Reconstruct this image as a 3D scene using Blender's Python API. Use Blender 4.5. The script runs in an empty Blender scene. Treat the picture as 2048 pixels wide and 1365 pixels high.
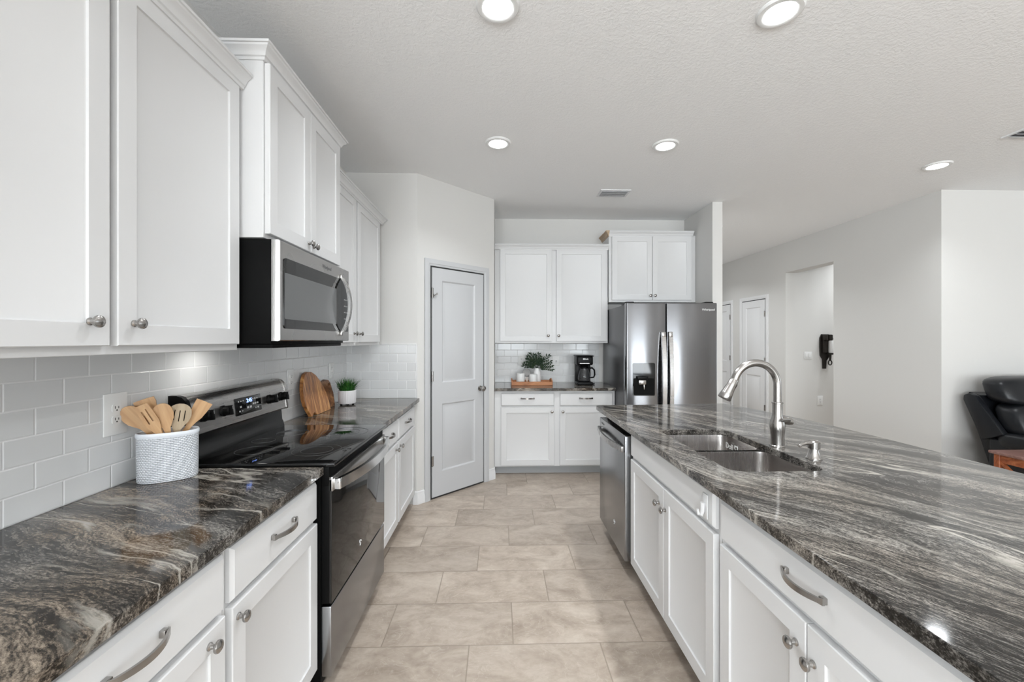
import bpy, bmesh, math, random
from mathutils import Vector, Matrix
random.seed(7)
S = bpy.context.scene
C = S.collection
PI = math.pi

# ------------------------------------------------------------------ camera
cam_d = bpy.data.cameras.new('camera')
cam = bpy.data.objects.new('camera', cam_d)
C.objects.link(cam)
cam.location = (0, 0, 1.41)
cam.rotation_euler = (PI / 2, 0, -math.atan2(24, 840))
cam_d.sensor_width = 36.0
cam_d.lens = 36.0 * 840 / 2048
cam_d.shift_y = -1.5 / 2048
cam_d.clip_start = 0.05
S.camera = cam
# ------------------------------------------------------------------ world, daylight, exposure
W = bpy.data.worlds.new('world')
S.world = W
W.use_nodes = True
W.node_tree.nodes['Background'].inputs[0].default_value = (0.80, 0.90, 1.0, 1)
W.node_tree.nodes['Background'].inputs[1].default_value = 1.5
S.view_settings.view_transform = 'Standard'
S.view_settings.look = 'None'
S.view_settings.exposure = 0.09
S.view_settings.gamma = 1.0
S.view_settings.use_curve_mapping = False
LAMP = 23          # radiance of a downlight lens
BEAM = 7          # watts of its downward beam


def area(name, loc, rot, sx, sy, power, col=(1, 1, 1)):
    d = bpy.data.lights.new(name, 'AREA')
    d.shape = 'RECTANGLE'
    d.size = sx
    d.size_y = sy
    d.energy = power
    d.color = col
    o = bpy.data.objects.new(name, d)
    o.location = loc
    o.rotation_euler = rot
    C.objects.link(o)
    return o


# sliding-door daylight plus added unseen window lights, all tilted up to brighten the ceiling
UP = math.radians(38)  # upward tilt added so the window lights reach the ceiling
area('daylight_sliding_door', (4.05, -6.97, 1.06), (PI / 2 + UP, 0, 0), 2.3, 2.0, 200, (0.90, 0.96, 1.0))
area('fill_added_rear_window', (0.2, -6.97, 1.55), (PI / 2 + UP, 0, 0), 2.2, 1.3, 150, (0.90, 0.96, 1.0))  # unseen window light added as fill from behind
area('fill_added_left_window', (-1.29, -3.6, 1.5), (PI / 2 + UP, 0, -PI / 2), 2.6, 1.3, 480, (0.90, 0.96, 1.0))  # unseen window light added for the island fronts and hall wall
area('fill_added_right_window', (9.92, 0.6, 1.35), (PI / 2 + UP, 0, PI / 2), 3.0, 1.8, 30, (0.90, 0.96, 1.0))  # unseen window light added as fill from the living side


# ------------------------------------------------------------------ materials
def mat(name, col=(.8, .8, .8), rough=.5, metal=0.0, spec=.5, coat=0.0, emit=None, trans=0.0, ior=None):
    m = bpy.data.materials.new(name)
    m.use_nodes = True
    b = m.node_tree.nodes['Principled BSDF']
    b.inputs['Base Color'].default_value = (*col, 1)
    b.inputs['Roughness'].default_value = rough
    b.inputs['Metallic'].default_value = metal
    b.inputs['Specular IOR Level'].default_value = spec
    b.inputs['Coat Weight'].default_value = coat
    if coat:
        b.inputs['Coat Roughness'].default_value = .05
    if trans:
        b.inputs['Transmission Weight'].default_value = trans
    if ior:
        b.inputs['IOR'].default_value = ior
    if emit:
        b.inputs['Emission Color'].default_value = (*emit[0], 1)
        b.inputs['Emission Strength'].default_value = emit[1]
    return m


class N:
    """small helper around a material's node tree"""
    def __init__(s, m):
        s.m = m
        s.t = m.node_tree
        s.b = s.t.nodes['Principled BSDF']

    def n(s, typ, **kw):
        x = s.t.nodes.new(typ)
        for k, v in kw.items():
            setattr(x, k, v)
        return x

    def l(s, a, b):
        s.t.links.new(a, b)

    def coord(s, out='Object', scale=(1, 1, 1), rot=(0, 0, 0), loc=(0, 0, 0), typ='POINT'):
        tc = s.n('ShaderNodeTexCoord')
        mp = s.n('ShaderNodeMapping', vector_type=typ)
        mp.inputs['Scale'].default_value = scale
        mp.inputs['Rotation'].default_value = rot
        mp.inputs['Location'].default_value = loc
        s.l(tc.outputs[out], mp.inputs[0])
        return mp.outputs[0]

    def noise(s, vec, scale=5, detail=2, rough=.5, dist=0.0):
        x = s.n('ShaderNodeTexNoise')
        x.inputs['Scale'].default_value = scale
        x.inputs['Detail'].default_value = detail
        x.inputs['Roughness'].default_value = rough
        x.inputs['Distortion'].default_value = dist
        s.l(vec, x.inputs['Vector'])
        return x

    def ramp(s, fac, stops, interp='LINEAR'):
        x = s.n('ShaderNodeValToRGB')
        x.color_ramp.interpolation = interp
        e = x.color_ramp.elements
        while len(e) < len(stops):
            e.new(.5)
        for i, (p, c) in enumerate(stops):
            e[i].position = p
            e[i].color = (*c, 1) if len(c) == 3 else c
        s.l(fac, x.inputs[0])
        return x.outputs[0]

    def math(s, op, a, b=None):
        x = s.n('ShaderNodeMath', operation=op)
        for i, v in enumerate((a, b)):
            if v is None:
                continue
            if isinstance(v, (int, float)):
                x.inputs[i].default_value = v
            else:
                s.l(v, x.inputs[i])
        return x.outputs[0]

    def mix(s, fac, a, b, blend='MIX'):
        x = s.n('ShaderNodeMix', data_type='RGBA', blend_type=blend)
        for k, v in ((0, fac), (6, a), (7, b)):
            if isinstance(v, (int, float)):
                x.inputs[k].default_value = v
            elif isinstance(v, tuple):
                x.inputs[k].default_value = (*v, 1)
            else:
                s.l(v, x.inputs[k])
        return x.outputs[2]

    def bump(s, h, strength=.2, dist=.01):
        x = s.n('ShaderNodeBump')
        x.inputs['Strength'].default_value = strength
        x.inputs['Distance'].default_value = dist
        s.l(h, x.inputs['Height'])
        s.l(x.outputs[0], s.b.inputs['Normal'])
        return x

    def col(s, c):
        s.l(c, s.b.inputs['Base Color'])


M = {}
M['cab'] = mat('cabinet_white', (.68, .68, .682), .36, spec=.45)
M['cab_in'] = mat('toe_kick_grey', (.42, .43, .44), .6)
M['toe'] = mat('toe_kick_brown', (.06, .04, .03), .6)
M['trim'] = mat('trim_white', (.76, .76, .765), .4)
M['door'] = mat('door_paint_shaded', (.54, .545, .555), .42)  # pantry door white with its semi-shade put into the grey
M['nickel'] = mat('brushed_nickel', (.40, .385, .37), .24, 1)
M['chrome'] = mat('bright_metal', (.78, .78, .78), .16, 1)
M['black'] = mat('black_plastic', (.004, .004, .004), .38, spec=.14)
M['black_gloss'] = mat('black_glass', (.005, .005, .005), .04, spec=.45)
M['black_matte'] = mat('black_enamel', (.004, .004, .004), .5, spec=.07)
M['plastic'] = mat('white_plastic', (.78, .78, .77), .35)
M['dark'] = mat('dark_slot', (.03, .03, .03), .6)  # small dark parts, also the shade put into door gaps and slots
M['ink'] = mat('grey_print', (.5, .5, .5), .4)
M['inkdark'] = mat('dark_print', (.12, .12, .12), .4)
M['lens'] = mat('lamp_lens', (1, 1, 1), .4, emit=((.945, .975, 1), LAMP))
M['lcd'] = mat('clock_digits', (.1, .15, .6), .4, emit=((.25, .40, 1.0), 4.0))
M['task'] = mat('task_lamp', (1, 1, 1), .4, emit=((1, .98, .94), 55))
M['ceramic'] = mat('white_ceramic', (.80, .80, .80), .35)
M['vent'] = mat('vent_white', (.72, .72, .73), .5)
M['ventdark'] = mat('vent_shadow_grey', (.10, .10, .11), .7)
M['bronze'] = mat('dark_bronze', (.035, .03, .026), .4, .6)
M['leather'] = mat('black_leather', (.009, .010, .012), .36, spec=.34)
M['candle'] = mat('white_wax', (.74, .74, .73), .5)
M['agate'] = mat('grey_stone', (.36, .35, .34), .4)
M['amber'] = mat('small_bottle_label', (.55, .40, .30), .4)
M['glass'] = mat('carafe_glass', (.25, .25, .26), .03, trans=.85, ior=1.45)

# wall / ceiling paint
M['wall'] = mat('wall_paint', (.66, .65, .63), .7)
k = N(M['wall'])
k.bump(k.noise(k.coord(), 90, 3).outputs[0], .10, .004)
M['ceil'] = mat('ceiling_paint', (.90, .90, .90), .8)
k = N(M['ceil'])
v = k.coord()
a = k.noise(v, 62, 4, .55, .6)
k.bump(k.ramp(a.outputs[0], [(.40, (0, 0, 0)), (.62, (1, 1, 1))]), .24, .005)


# stainless steel: brushed, slightly wavy
def steel(name, col, rough, brush=(3, 3, 300), wave=None, waves=.0, aniso=0.0, arot=0.0):
    m = mat(name, col, rough, 1)
    k = N(m)
    g = k.noise(k.coord(scale=brush), 1.0, 2)
    r = k.n('ShaderNodeMapRange')
    r.inputs['To Min'].default_value = rough * .82
    r.inputs['To Max'].default_value = rough * 1.2
    k.l(g.outputs[0], r.inputs[0])
    k.l(r.outputs[0], k.b.inputs['Roughness'])
    if aniso:
        tg = k.n('ShaderNodeTangent', direction_type='RADIAL', axis='Z')
        k.l(tg.outputs[0], k.b.inputs['Tangent'])
        k.b.inputs['Anisotropic'].default_value = aniso
        k.b.inputs['Anisotropic Rotation'].default_value = arot
    if wave:
        w = k.noise(k.coord(scale=wave), 1.0, 1)
        k.bump(w.outputs[0], waves, .03)
    return m


M['steel'] = steel('stainless', (.42, .41, .40), .27, (3, 300, 3))
M['steel_v'] = steel('stainless_vertical', (.23, .233, .243), .20, (300, 3, 3), (3.4, 1, 1.2), .05, .85, .25)
M['steel_dw'] = steel('stainless_dishwasher', (.34, .345, .355), .24, (3, 3, 300))
M['sinksteel'] = steel('sink_steel', (.44, .415, .40), .26, (260, 3, 3))
M['fridge_side'] = mat('fridge_side_grey', (.13, .13, .135), .32, .7)
M['ovenglass'] = mat('oven_glass', (.014, .013, .012), .05, spec=.36)
M['riser'] = mat('black_riser_enamel', (.005, .005, .005), .16, spec=.28)


# granite: flowing dark grey, cream and brown veins
def granite(name, ang, warm, light):
    m = mat(name, (.1, .1, .1), .08, spec=.36)
    k = N(m)
    v = k.coord(rot=(0, 0, ang))

    def warped(src, scale, amp, detail=1):
        w = k.noise(src, scale, detail, .5)
        vm = k.n('ShaderNodeVectorMath', operation='MULTIPLY_ADD')
        k.l(w.outputs['Color'], vm.inputs[0])
        vm.inputs[1].default_value = (amp, amp, 0)
        k.l(src, vm.inputs[2])
        return vm.outputs[0]

    def scaled(src, sc):
        mp = k.n('ShaderNodeMapping')
        mp.inputs['Scale'].default_value = sc
        k.l(src, mp.inputs[0])
        return mp.outputs[0]

    w1 = warped(v, 1.5, .45)
    w2 = warped(w1, 8.0, .045, 2)
    bands = k.noise(scaled(w2, (1.6, 11, 5)), 1.0, 3, .55)
    streak = k.noise(scaled(w2, (13, 74, 74)), 1.0, 5, .66, .5)
    fleck = k.noise(scaled(w2, (90, 230, 230)), 1.0, 4, .68)
    grain = k.noise(v, 380, 2, .7)
    t = k.math('MULTIPLY', bands.outputs[0], .30)
    for x, f in ((streak, .30), (fleck, .34), (grain, .16)):
        t = k.math('ADD', t, k.math('MULTIPLY', x.outputs[0], f))
    o = light
    c = k.ramp(t, [(.47 - o, (.006, .0055, .005)), (.535 - o, (.024, .022, .020)), (.575 - o, (.080, .074, .068)), (.63 - o, (.20, .188, .172)), (.72 - o, (.40, .38, .35))])
    patch = k.noise(w1, 3.0, 2, .6)
    f = k.ramp(patch.outputs[0], [(.40, (0, 0, 0)), (.62, (1, 1, 1))])
    c3 = k.mix(k.math('MULTIPLY', f, warm), c, (1.13, .98, .83), 'MULTIPLY')
    # broad pale veins
    vein = k.noise(scaled(w2, (1.3, 7.5, 3)), 1.0, 2, .5, .6)
    d = k.math('ABSOLUTE', k.math('SUBTRACT', vein.outputs[0], .52))
    d = k.math('ADD', d, k.math('MULTIPLY', k.math('SUBTRACT', streak.outputs[0], .5), .10))
    vf = k.ramp(d, [(.0, (1, 1, 1)), (.008, (.7, .7, .7)), (.022, (0, 0, 0))])
    vf = k.math('MULTIPLY', vf, k.ramp(k.noise(w1, 2.4, 2).outputs[0], [(.50, (0, 0, 0)), (.60, (.8, .8, .8))]))
    k.col(k.mix(vf, c3, (.46, .43, .38)))
    return m


M['granite_l'] = granite('granite_brown_black', .3, 1.0, .016)
M['granite_i'] = granite('granite_grey_flow', 1.0, .35, .026)

# floor tile: 12x24 in third-offset bond
M['floor'] = mat('floor_tile', (.6, .5, .4), .34)
k = N(M['floor'])
tc = k.n('ShaderNodeTexCoord')
sx = k.n('ShaderNodeSeparateXYZ')
k.l(tc.outputs['Object'], sx.inputs[0])
TW, TH = .608, .312
yy = k.math('DIVIDE', k.math('SUBTRACT', sx.outputs[1], 1.945), TH)
row = k.math('FLOOR', yy)
fy = k.math('SUBTRACT', yy, row)
xx = k.math('DIVIDE', k.math('SUBTRACT', k.math('SUBTRACT', sx.outputs[0], .061), k.math('MULTIPLY', row, .2033)), TW)
colm = k.math('FLOOR', xx)
fx = k.math('SUBTRACT', xx, colm)
ex = k.math('MULTIPLY', k.math('MINIMUM', fx, k.math('SUBTRACT', 1.0, fx)), TW)
ey = k.math('MULTIPLY', k.math('MINIMUM', fy, k.math('SUBTRACT', 1.0, fy)), TH)
edge = k.math('MINIMUM', ex, ey)
tile = k.ramp(edge, [(.0022, (0, 0, 0)), (.0040, (1, 1, 1))])
cb = k.n('ShaderNodeCombineXYZ')
k.l(colm, cb.inputs[0])
k.l(row, cb.inputs[1])
wn = k.n('ShaderNodeTexWhiteNoise', noise_dimensions='3D')
k.l(cb.outputs[0], wn.inputs[0])
off = k.n('ShaderNodeVectorMath', operation='MULTIPLY_ADD')
k.l(wn.outputs['Color'], off.inputs[0])
off.inputs[1].default_value = (9, 9, 9)
k.l(tc.outputs['Object'], off.inputs[2])
mpf = k.n('ShaderNodeMapping')
mpf.inputs['Scale'].default_value = (1, 1.5, 1)
mpf.inputs['Rotation'].default_value = (0, 0, -.5)
k.l(off.outputs[0], mpf.inputs[0])
n1 = k.noise(mpf.outputs[0], 4.5, 6, .62, .8)
n2 = k.noise(mpf.outputs[0], 30, 4, .6, .3)
c = k.ramp(n1.outputs[0], [(.32, (.27, .213, .166)), (.50, (.425, .352, .288)), (.68, (.56, .485, .41))])
c = k.mix(.30, c, k.ramp(n2.outputs[0], [(.3, (.34, .28, .22)), (.6, (.50, .43, .365))]))
vv = k.noise(mpf.outputs[0], 6, 3, .5, 1.6)
vd = k.math('ABSOLUTE', k.math('SUBTRACT', vv.outputs[0], .5))
c = k.mix(k.ramp(vd, [(0, (.35, .35, .35)), (.012, (0, 0, 0))]), c, (.60, .53, .46))
hv = k.n('ShaderNodeHueSaturation')
k.l(c, hv.inputs['Color'])
vr = k.n('ShaderNodeMapRange')
vr.inputs['To Min'].default_value = .90
vr.inputs['To Max'].default_value = 1.08
k.l(wn.outputs['Value'], vr.inputs[0])
k.l(vr.outputs[0], hv.inputs['Value'])
k.col(k.mix(tile, (.25, .205, .16), hv.outputs[0]))
k.bump(tile, .35, .002)


# subway tile; axis = the object axis that runs along the wall
def subway(name, axis, u0, col=(.68, .685, .685)):
    m = mat(name, col, .14, spec=.5)
    k = N(m)
    tc = k.n('ShaderNodeTexCoord')
    sx = k.n('ShaderNodeSeparateXYZ')
    k.l(tc.outputs['Object'], sx.inputs[0])
    TW, TH = .1545, .0763
    yy = k.math('DIVIDE', k.math('SUBTRACT', sx.outputs[2], .914), TH)
    row = k.math('FLOOR', yy)
    fy = k.math('SUBTRACT', yy, row)
    half = k.math('MULTIPLY', k.math('MODULO', row, 2.0), .5)
    xx = k.math('ADD', k.math('DIVIDE', k.math('SUBTRACT', sx.outputs[axis], u0), TW), half)
    cl = k.math('FLOOR', xx)
    fx = k.math('SUBTRACT', xx, cl)
    ex = k.math('MULTIPLY', k.math('MINIMUM', fx, k.math('SUBTRACT', 1.0, fx)), TW)
    ey = k.math('MULTIPLY', k.math('MINIMUM', fy, k.math('SUBTRACT', 1.0, fy)), TH)
    e = k.math('MINIMUM', ex, ey)
    f = k.ramp(e, [(.0008, (0, 0, 0)), (.0016, (1, 1, 1))])
    cb = k.n('ShaderNodeCombineXYZ')
    k.l(cl, cb.inputs[0])
    k.l(row, cb.inputs[1])
    wn = k.n('ShaderNodeTexWhiteNoise', noise_dimensions='3D')
    k.l(cb.outputs[0], wn.inputs[0])
    tint = k.mix(k.math('MULTIPLY', wn.outputs['Value'], .5), col, tuple(x * .93 for x in col))
    k.col(k.mix(f, (.80, .80, .80), tint))
    r = k.n('ShaderNodeMapRange')
    r.inputs['To Min'].default_value = .6
    r.inputs['To Max'].default_value = .14
    k.l(f, r.inputs[0])
    k.l(r.outputs[0], k.b.inputs['Roughness'])
    k.bump(k.ramp(e, [(.0008, (0, 0, 0)), (.0035, (1, 1, 1))]), .8, .0016)
    return m


M['tile_y'] = subway('subway_tile_side', 1, .06)
M['tile_x'] = subway('subway_tile_facing', 0, -1.03)


def wood(name, c1, c2, c3, scale=(14, 14, 1.6), rough=.45, s=1.0, rot=(0, 0, 0)):
    m = mat(name, c2, rough)
    k = N(m)
    v = k.coord(scale=scale, rot=rot)
    a = k.noise(v, 2.2 * s, 5, .6, 1.2)
    k.col(k.ramp(a.outputs[0], [(.30, c1), (.5, c2), (.72, c3)]))
    return m


M['bamboo'] = wood('utensil_wood', (.42, .22, .085), (.56, .33, .15), (.66, .42, .22), (8, 8, 1.5))
M['bamboo_dark'] = wood('utensil_wood_grey', (.34, .25, .15), (.44, .34, .22), (.5, .4, .28), (8, 8, 1.5))
M['acacia'] = wood('acacia_wood', (.08, .025, .009), (.38, .15, .04), (.70, .38, .14), (4, 9, 1.4), .4, 1.4, (.5, 0, 0))
M['walnut'] = wood('walnut_blocks', (.05, .018, .008), (.17, .065, .022), (.40, .20, .08), (4, 5, 8), .4)
M['tray'] = wood('tray_wood', (.28, .10, .035), (.45, .18, .065), (.56, .26, .11), (2, 10, 10))
M['mission'] = wood('table_wood', (.15, .035, .014), (.30, .085, .03), (.42, .15, .06), (2, 8, 8), .3)
M['tabletop'] = wood('tabletop_wood', (.15, .075, .06), (.23, .125, .105), (.30, .18, .155), (1.5, 9, 8), .3)
M['rawwood'] = wood('unpainted_wood', (.40, .27, .16), (.52, .38, .25), (.60, .46, .32), (3, 1, 8))
M['leaf'] = wood('grass_green', (.01, .05, .012), (.025, .12, .02), (.12, .30, .05), (30, 30, 6), .5)
M['olive'] = wood('olive_leaf', (.006, .014, .008), (.013, .032, .016), (.05, .065, .022), (25, 25, 25), .6)
for q_ in ('olive', 'leaf'):
    M[q_].node_tree.nodes['Principled BSDF'].inputs['Specular IOR Level'].default_value = .2

# woven crock: staggered raised bumps
M['woven'] = mat('woven_ceramic', (.78, .80, .85), .35)
k = N(M['woven'])
tc = k.n('ShaderNodeTexCoord')
sx = k.n('ShaderNodeSeparateXYZ')
k.l(tc.outputs['UV'], sx.inputs[0])
vz = k.math('MULTIPLY', sx.outputs[1], 26.0)
rw = k.math('FLOOR', vz)
hz = k.math('ABSOLUTE', k.math('SINE', k.math('MULTIPLY', vz, PI)))
hx = k.math('ABSOLUTE', k.math('SINE', k.math('MULTIPLY', k.math('ADD', k.math('MULTIPLY', sx.outputs[0], 44.0), k.math('MULTIPLY', k.math('MODULO', rw, 2.0), .5)), PI)))
h = k.math('MULTIPLY', k.math('POWER', hz, .6), k.math('POWER', hx, .6))
k.bump(h, .9, .004)
k.col(k.ramp(h, [(.05, (.50, .53, .60)), (.45, (.80, .82, .86))]))
# ribbed pot
M['ribbed'] = mat('ribbed_ceramic', (.78, .76, .77), .5)
k = N(M['ribbed'])
tc = k.n('ShaderNodeTexCoord')
sx = k.n('ShaderNodeSeparateXYZ')
k.l(tc.outputs['UV'], sx.inputs[0])
k.bump(k.math('ABSOLUTE', k.math('SINE', k.math('MULTIPLY', sx.outputs[0], 110.0))), .6, .002)

# ------------------------------------------------------------------ mesh helpers


class B:
    """collects shapes into one mesh"""
    def __init__(s):
        s.m = bmesh.new()
        s.uv = None

    def face(s, pts):
        return s.m.faces.new([s.m.verts.new(p) for p in pts])

    def rings(s, loops, cap0=True, cap1=True, close=True):
        vs = [[s.m.verts.new(p) for p in lp] for lp in loops]
        n = len(vs[0])
        for a, b in zip(vs, vs[1:]):
            for i in range(n if close else n - 1):
                j = (i + 1) % n
                s.m.faces.new((a[i], a[j], b[j], b[i]))
        if cap0:
            s.m.faces.new(vs[0][::-1])
        if cap1:
            s.m.faces.new(vs[-1])
        return s

    def box(s, x0, x1, y0, y1, z0, z1, bev=0.0, seg=2, mtx=None):
        t = bmesh.new()
        bmesh.ops.create_cube(t, size=1)
        for v in t.verts:
            v.co = Vector(((x0 + x1) / 2 + v.co.x * (x1 - x0), (y0 + y1) / 2 + v.co.y * (y1 - y0), (z0 + z1) / 2 + v.co.z * (z1 - z0)))
        if bev:
            bmesh.ops.bevel(t, geom=t.edges[:], offset=bev, segments=seg, profile=.5, affect='EDGES')
        if mtx:
            bmesh.ops.transform(t, matrix=mtx, verts=t.verts)
        s.add(t)
        return s

    def add(s, t):
        me = bpy.data.meshes.new('tmp')
        t.to_mesh(me)
        t.free()
        s.m.from_mesh(me)
        bpy.data.meshes.remove(me)

    def lathe(s, prof, seg=24, mtx=None, cap=True, sx=1.0, sy=1.0):
        mtx = mtx or Matrix()
        loops = []
        for r, z in prof:
            loops.append([mtx @ Vector((r * sx * math.cos(2 * PI * i / seg), r * sy * math.sin(2 * PI * i / seg), z)) for i in range(seg)])
        s.rings(loops, cap, cap)
        return s

    def tube(s, pts, r, seg=10, cap=True, flat=1.0):
        pts = [Vector(p) for p in pts]
        rs = r if isinstance(r, (list, tuple)) else [r] * len(pts)
        up = None
        loops = []
        for i, p in enumerate(pts):
            d = (pts[min(i + 1, len(pts) - 1)] - pts[max(i - 1, 0)]).normalized()
            if up is None:
                up = d.orthogonal().normalized()
            up = (up - d * up.dot(d)).normalized()
            w = d.cross(up)
            loops.append([p + (up * math.cos(2 * PI * j / seg) + w * math.sin(2 * PI * j / seg) * flat) * rs[i] for j in range(seg)])
        s.rings(loops, cap, cap)
        return s

    def plate(s, outer, holes, t, f):
        """polygon with holes in (u, v), thickness t along w, mapped by f(u, v, w)"""
        b = bmesh.new()
        es = []
        for lp in [outer] + list(holes):
            vs = [b.verts.new((u, v, 0)) for u, v in lp]
            es += [b.edges.new((vs[i], vs[(i + 1) % len(vs)])) for i in range(len(vs))]
        bmesh.ops.triangle_fill(b, edges=es, use_beauty=True, use_dissolve=False)
        r = bmesh.ops.extrude_face_region(b, geom=b.faces[:])
        for v in r['geom']:
            if isinstance(v, bmesh.types.BMVert):
                v.co.z = t
        for v in b.verts:
            v.co = Vector(f(*v.co))
        bmesh.ops.recalc_face_normals(b, faces=b.faces[:])
        s.add(b)
        return s

    def sweep(s, path, prof, f, caps=True):
        """path in (u, v), outward = right-hand side of travel; prof = closed (out, w); mapped by f(u, v, w)"""
        n = len(path)
        loops = []
        for i in range(n):
            ns = []
            for a, b in ((i - 1, i), (i, i + 1)):
                if a < 0 or b >= n:
                    continue
                d = Vector((path[b][0] - path[a][0], path[b][1] - path[a][1])).normalized()
                ns.append(Vector((d.y, -d.x)))
            m = sum(ns, Vector((0, 0))).normalized()
            k = 1.0 / max(.2, m.dot(ns[0]))
            loops.append([f(path[i][0] + m.x * k * o, path[i][1] + m.y * k * o, w) for o, w in prof])
        s.rings(loops, caps, caps)
        return s

    def xf(s, mtx):
        bmesh.ops.transform(s.m, matrix=mtx, verts=s.m.verts)
        return s


def link(name, b, m, parent=None, smooth=True, ang=35, recalc=True):
    if recalc:
        bmesh.ops.recalc_face_normals(b.m, faces=b.m.faces[:])
    me = bpy.data.meshes.new(name)
    b.m.to_mesh(me)
    b.m.free()
    if smooth and len(me.polygons):
        me.shade_smooth()
        me.set_sharp_from_angle(angle=math.radians(ang))
    me.materials.append(m)
    o = bpy.data.objects.new(name, me)
    C.objects.link(o)
    if parent:
        o.parent = parent
    return o


def tag(o, label=None, cat=None, group=None, kind=None):
    for a, b in (('label', label), ('category', cat), ('group', group), ('kind', kind)):
        if b:
            o[a] = b
    return o


def thing(name, label, cat, loc=(0, 0, 0), rz=0.0, group=None):
    o = bpy.data.objects.new(name, None)
    C.objects.link(o)
    o.location = loc
    o.rotation_euler = (0, 0, rz)
    o.empty_display_size = .05
    return tag(o, label, cat, group)


def struct(name, b, m, parent=None, smooth=True):
    o = link(name, b, m, parent, smooth)
    o['kind'] = 'structure'
    return o


def copy_tree(src, loc, rz, label, group=None):
    r = src.copy()
    C.objects.link(r)
    r.location = loc
    r.rotation_euler = (0, 0, rz)
    r['label'] = label
    if group:
        r['group'] = group
    for ch in src.children:
        c = ch.copy()
        C.objects.link(c)
        c.parent = r
        for g in ch.children:
            d = g.copy()
            C.objects.link(d)
            d.parent = c
    return r


def text(name, body, size, pos, m, parent, spacing=1.0, mtx=None, bold=0.0):
    """lettering facing local -Y, centred at pos"""
    cu = bpy.data.curves.new(name, 'FONT')
    cu.body = body
    cu.size = size
    cu.align_x = 'CENTER'
    cu.align_y = 'CENTER'
    cu.extrude = .0006
    cu.offset = bold
    cu.space_character = spacing
    o = bpy.data.objects.new(name, cu)
    C.objects.link(o)
    bpy.context.view_layer.update()
    me = bpy.data.meshes.new_from_object(o.evaluated_get(bpy.context.evaluated_depsgraph_get()))
    bpy.data.objects.remove(o)
    bpy.data.curves.remove(cu)
    me.transform((mtx or Matrix.Translation(pos)) @ Matrix.Rotation(PI / 2, 4, 'X'))
    me.materials.clear()
    me.materials.append(m)
    q = bpy.data.objects.new(name, me)
    C.objects.link(q)
    q.parent = parent
    return q


XYZ = lambda u, v, w: Vector((u, v, w))
XZY = lambda u, v, w: Vector((u, -w, v))       # (u, v) in a wall plane, w towards the viewer (local -Y)
TOFRONT = Matrix.Rotation(PI / 2, 4, 'X')      # local +Z -> local -Y


def rrect(x0, x1, y0, y1, r, seg=6):
    pts = []
    for cx, cy, a0 in ((x1 - r, y1 - r, 0), (x0 + r, y1 - r, PI / 2), (x0 + r, y0 + r, PI), (x1 - r, y0 + r, 3 * PI / 2)):
        for i in range(seg + 1):
            a = a0 + PI / 2 * i / seg
            pts.append((cx + r * math.cos(a), cy + r * math.sin(a)))
    return pts


# ------------------------------------------------------------------ room shell
CE = 2.845
XL = -1.315
struct('floor', B().box(-1.5, 10.1, -7.2, 8.4, -.08, 0), M['floor'])
struct('ceiling', B().box(-1.5, 10.1, -7.2, 8.4, CE, CE + .1), M['ceil'])
b = B()
for r in ((-7.2, -4.9, 0, CE), (-4.9, -2.3, 0, .85), (-4.9, -2.3, 2.15, CE), (-2.3, 3.63, 0, CE)):  # opening left for the added side window
    b.box(XL - .12, XL, r[0], r[1], r[2], r[3])
struct('wall_left', b, M['wall'], smooth=False)
# short wall, diagonal pantry wall, and its return to the back wall: one solid
b = B()
poly = [(XL - .12, 3.63), (-.71, 3.63), (-.06, 4.28), (-.06, 4.96), (-.06, 5.06), (XL - .12, 5.06)]
b.rings([[Vector((x, y, 0)) for x, y in poly], [Vector((x, y, CE)) for x, y in poly]])
struct('wall_pantry', b, M['wall'], smooth=False)
struct('wall_back', B().box(-.06, 2.2, 4.96, 5.06, 0, CE), M['wall'])
struct('wall_fridge_side', B().box(2.2, 2.305, 4.29, 8.2, 0, CE), M['wall'])
HX = 4.2
b = B()
b.box(HX, HX + .17, 3.88, 5.174, 0, CE).box(HX, HX + .17, 5.174, 6.064, 2.405, CE).box(HX, HX + .17, 6.064, 8.2, 0, CE)
struct('wall_hall', b, M['wall'], smooth=False)
struct('wall_passage', B().box(HX + .17, 6.6, 6.10, 6.2, 0, CE), M['wall'])
struct('wall_living', B().box(HX + .17, 10.1, 3.88, 4.0, 0, CE), M['wall'])
struct('wall_end', B().box(2.2, HX + .17, 8.2, 8.3, 0, CE), M['wall'])
struct('wall_passage_end', B().box(6.6, 6.7, 4.0, 6.2, 0, CE), M['wall'])
# wall behind the viewpoint: sliding door, added window; side wall with added wide window
b = B()
for r in ((-1.5, -.9, 0, CE), (-.9, 1.3, 0, .9), (-.9, 1.3, 2.2, CE), (1.3, 2.9, 0, CE), (2.9, 5.2, 2.08, CE), (5.2, 10.1, 0, CE)):
    b.box(r[0], r[1], -7.1, -7.0, r[2], r[3])
struct('wall_rear', b, M['wall'], smooth=False)
b = B()
for r in ((-7.1, -.9, 0, CE), (-.9, 2.1, 0, .45), (-.9, 2.1, 2.25, CE), (2.1, 4.0, 0, CE)):
    b.box(10.0, 10.1, r[0], r[1], r[2], r[3])
struct('wall_right', b, M['wall'], smooth=False)


def window_frame(name, w, z0, z1, loc, rz, mull):
    b = B()
    for x in [0, w] + mull:
        b.box(x - .03, x + .03, -.03, .03, z0, z1)
    for z in (z0, z1):
        b.box(-.03, w + .03, -.03, .03, z - .03, z + .03)
    o = struct(name, b, M['trim'], smooth=False)
    o.location = loc
    o.rotation_euler = (0, 0, rz)


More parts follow.
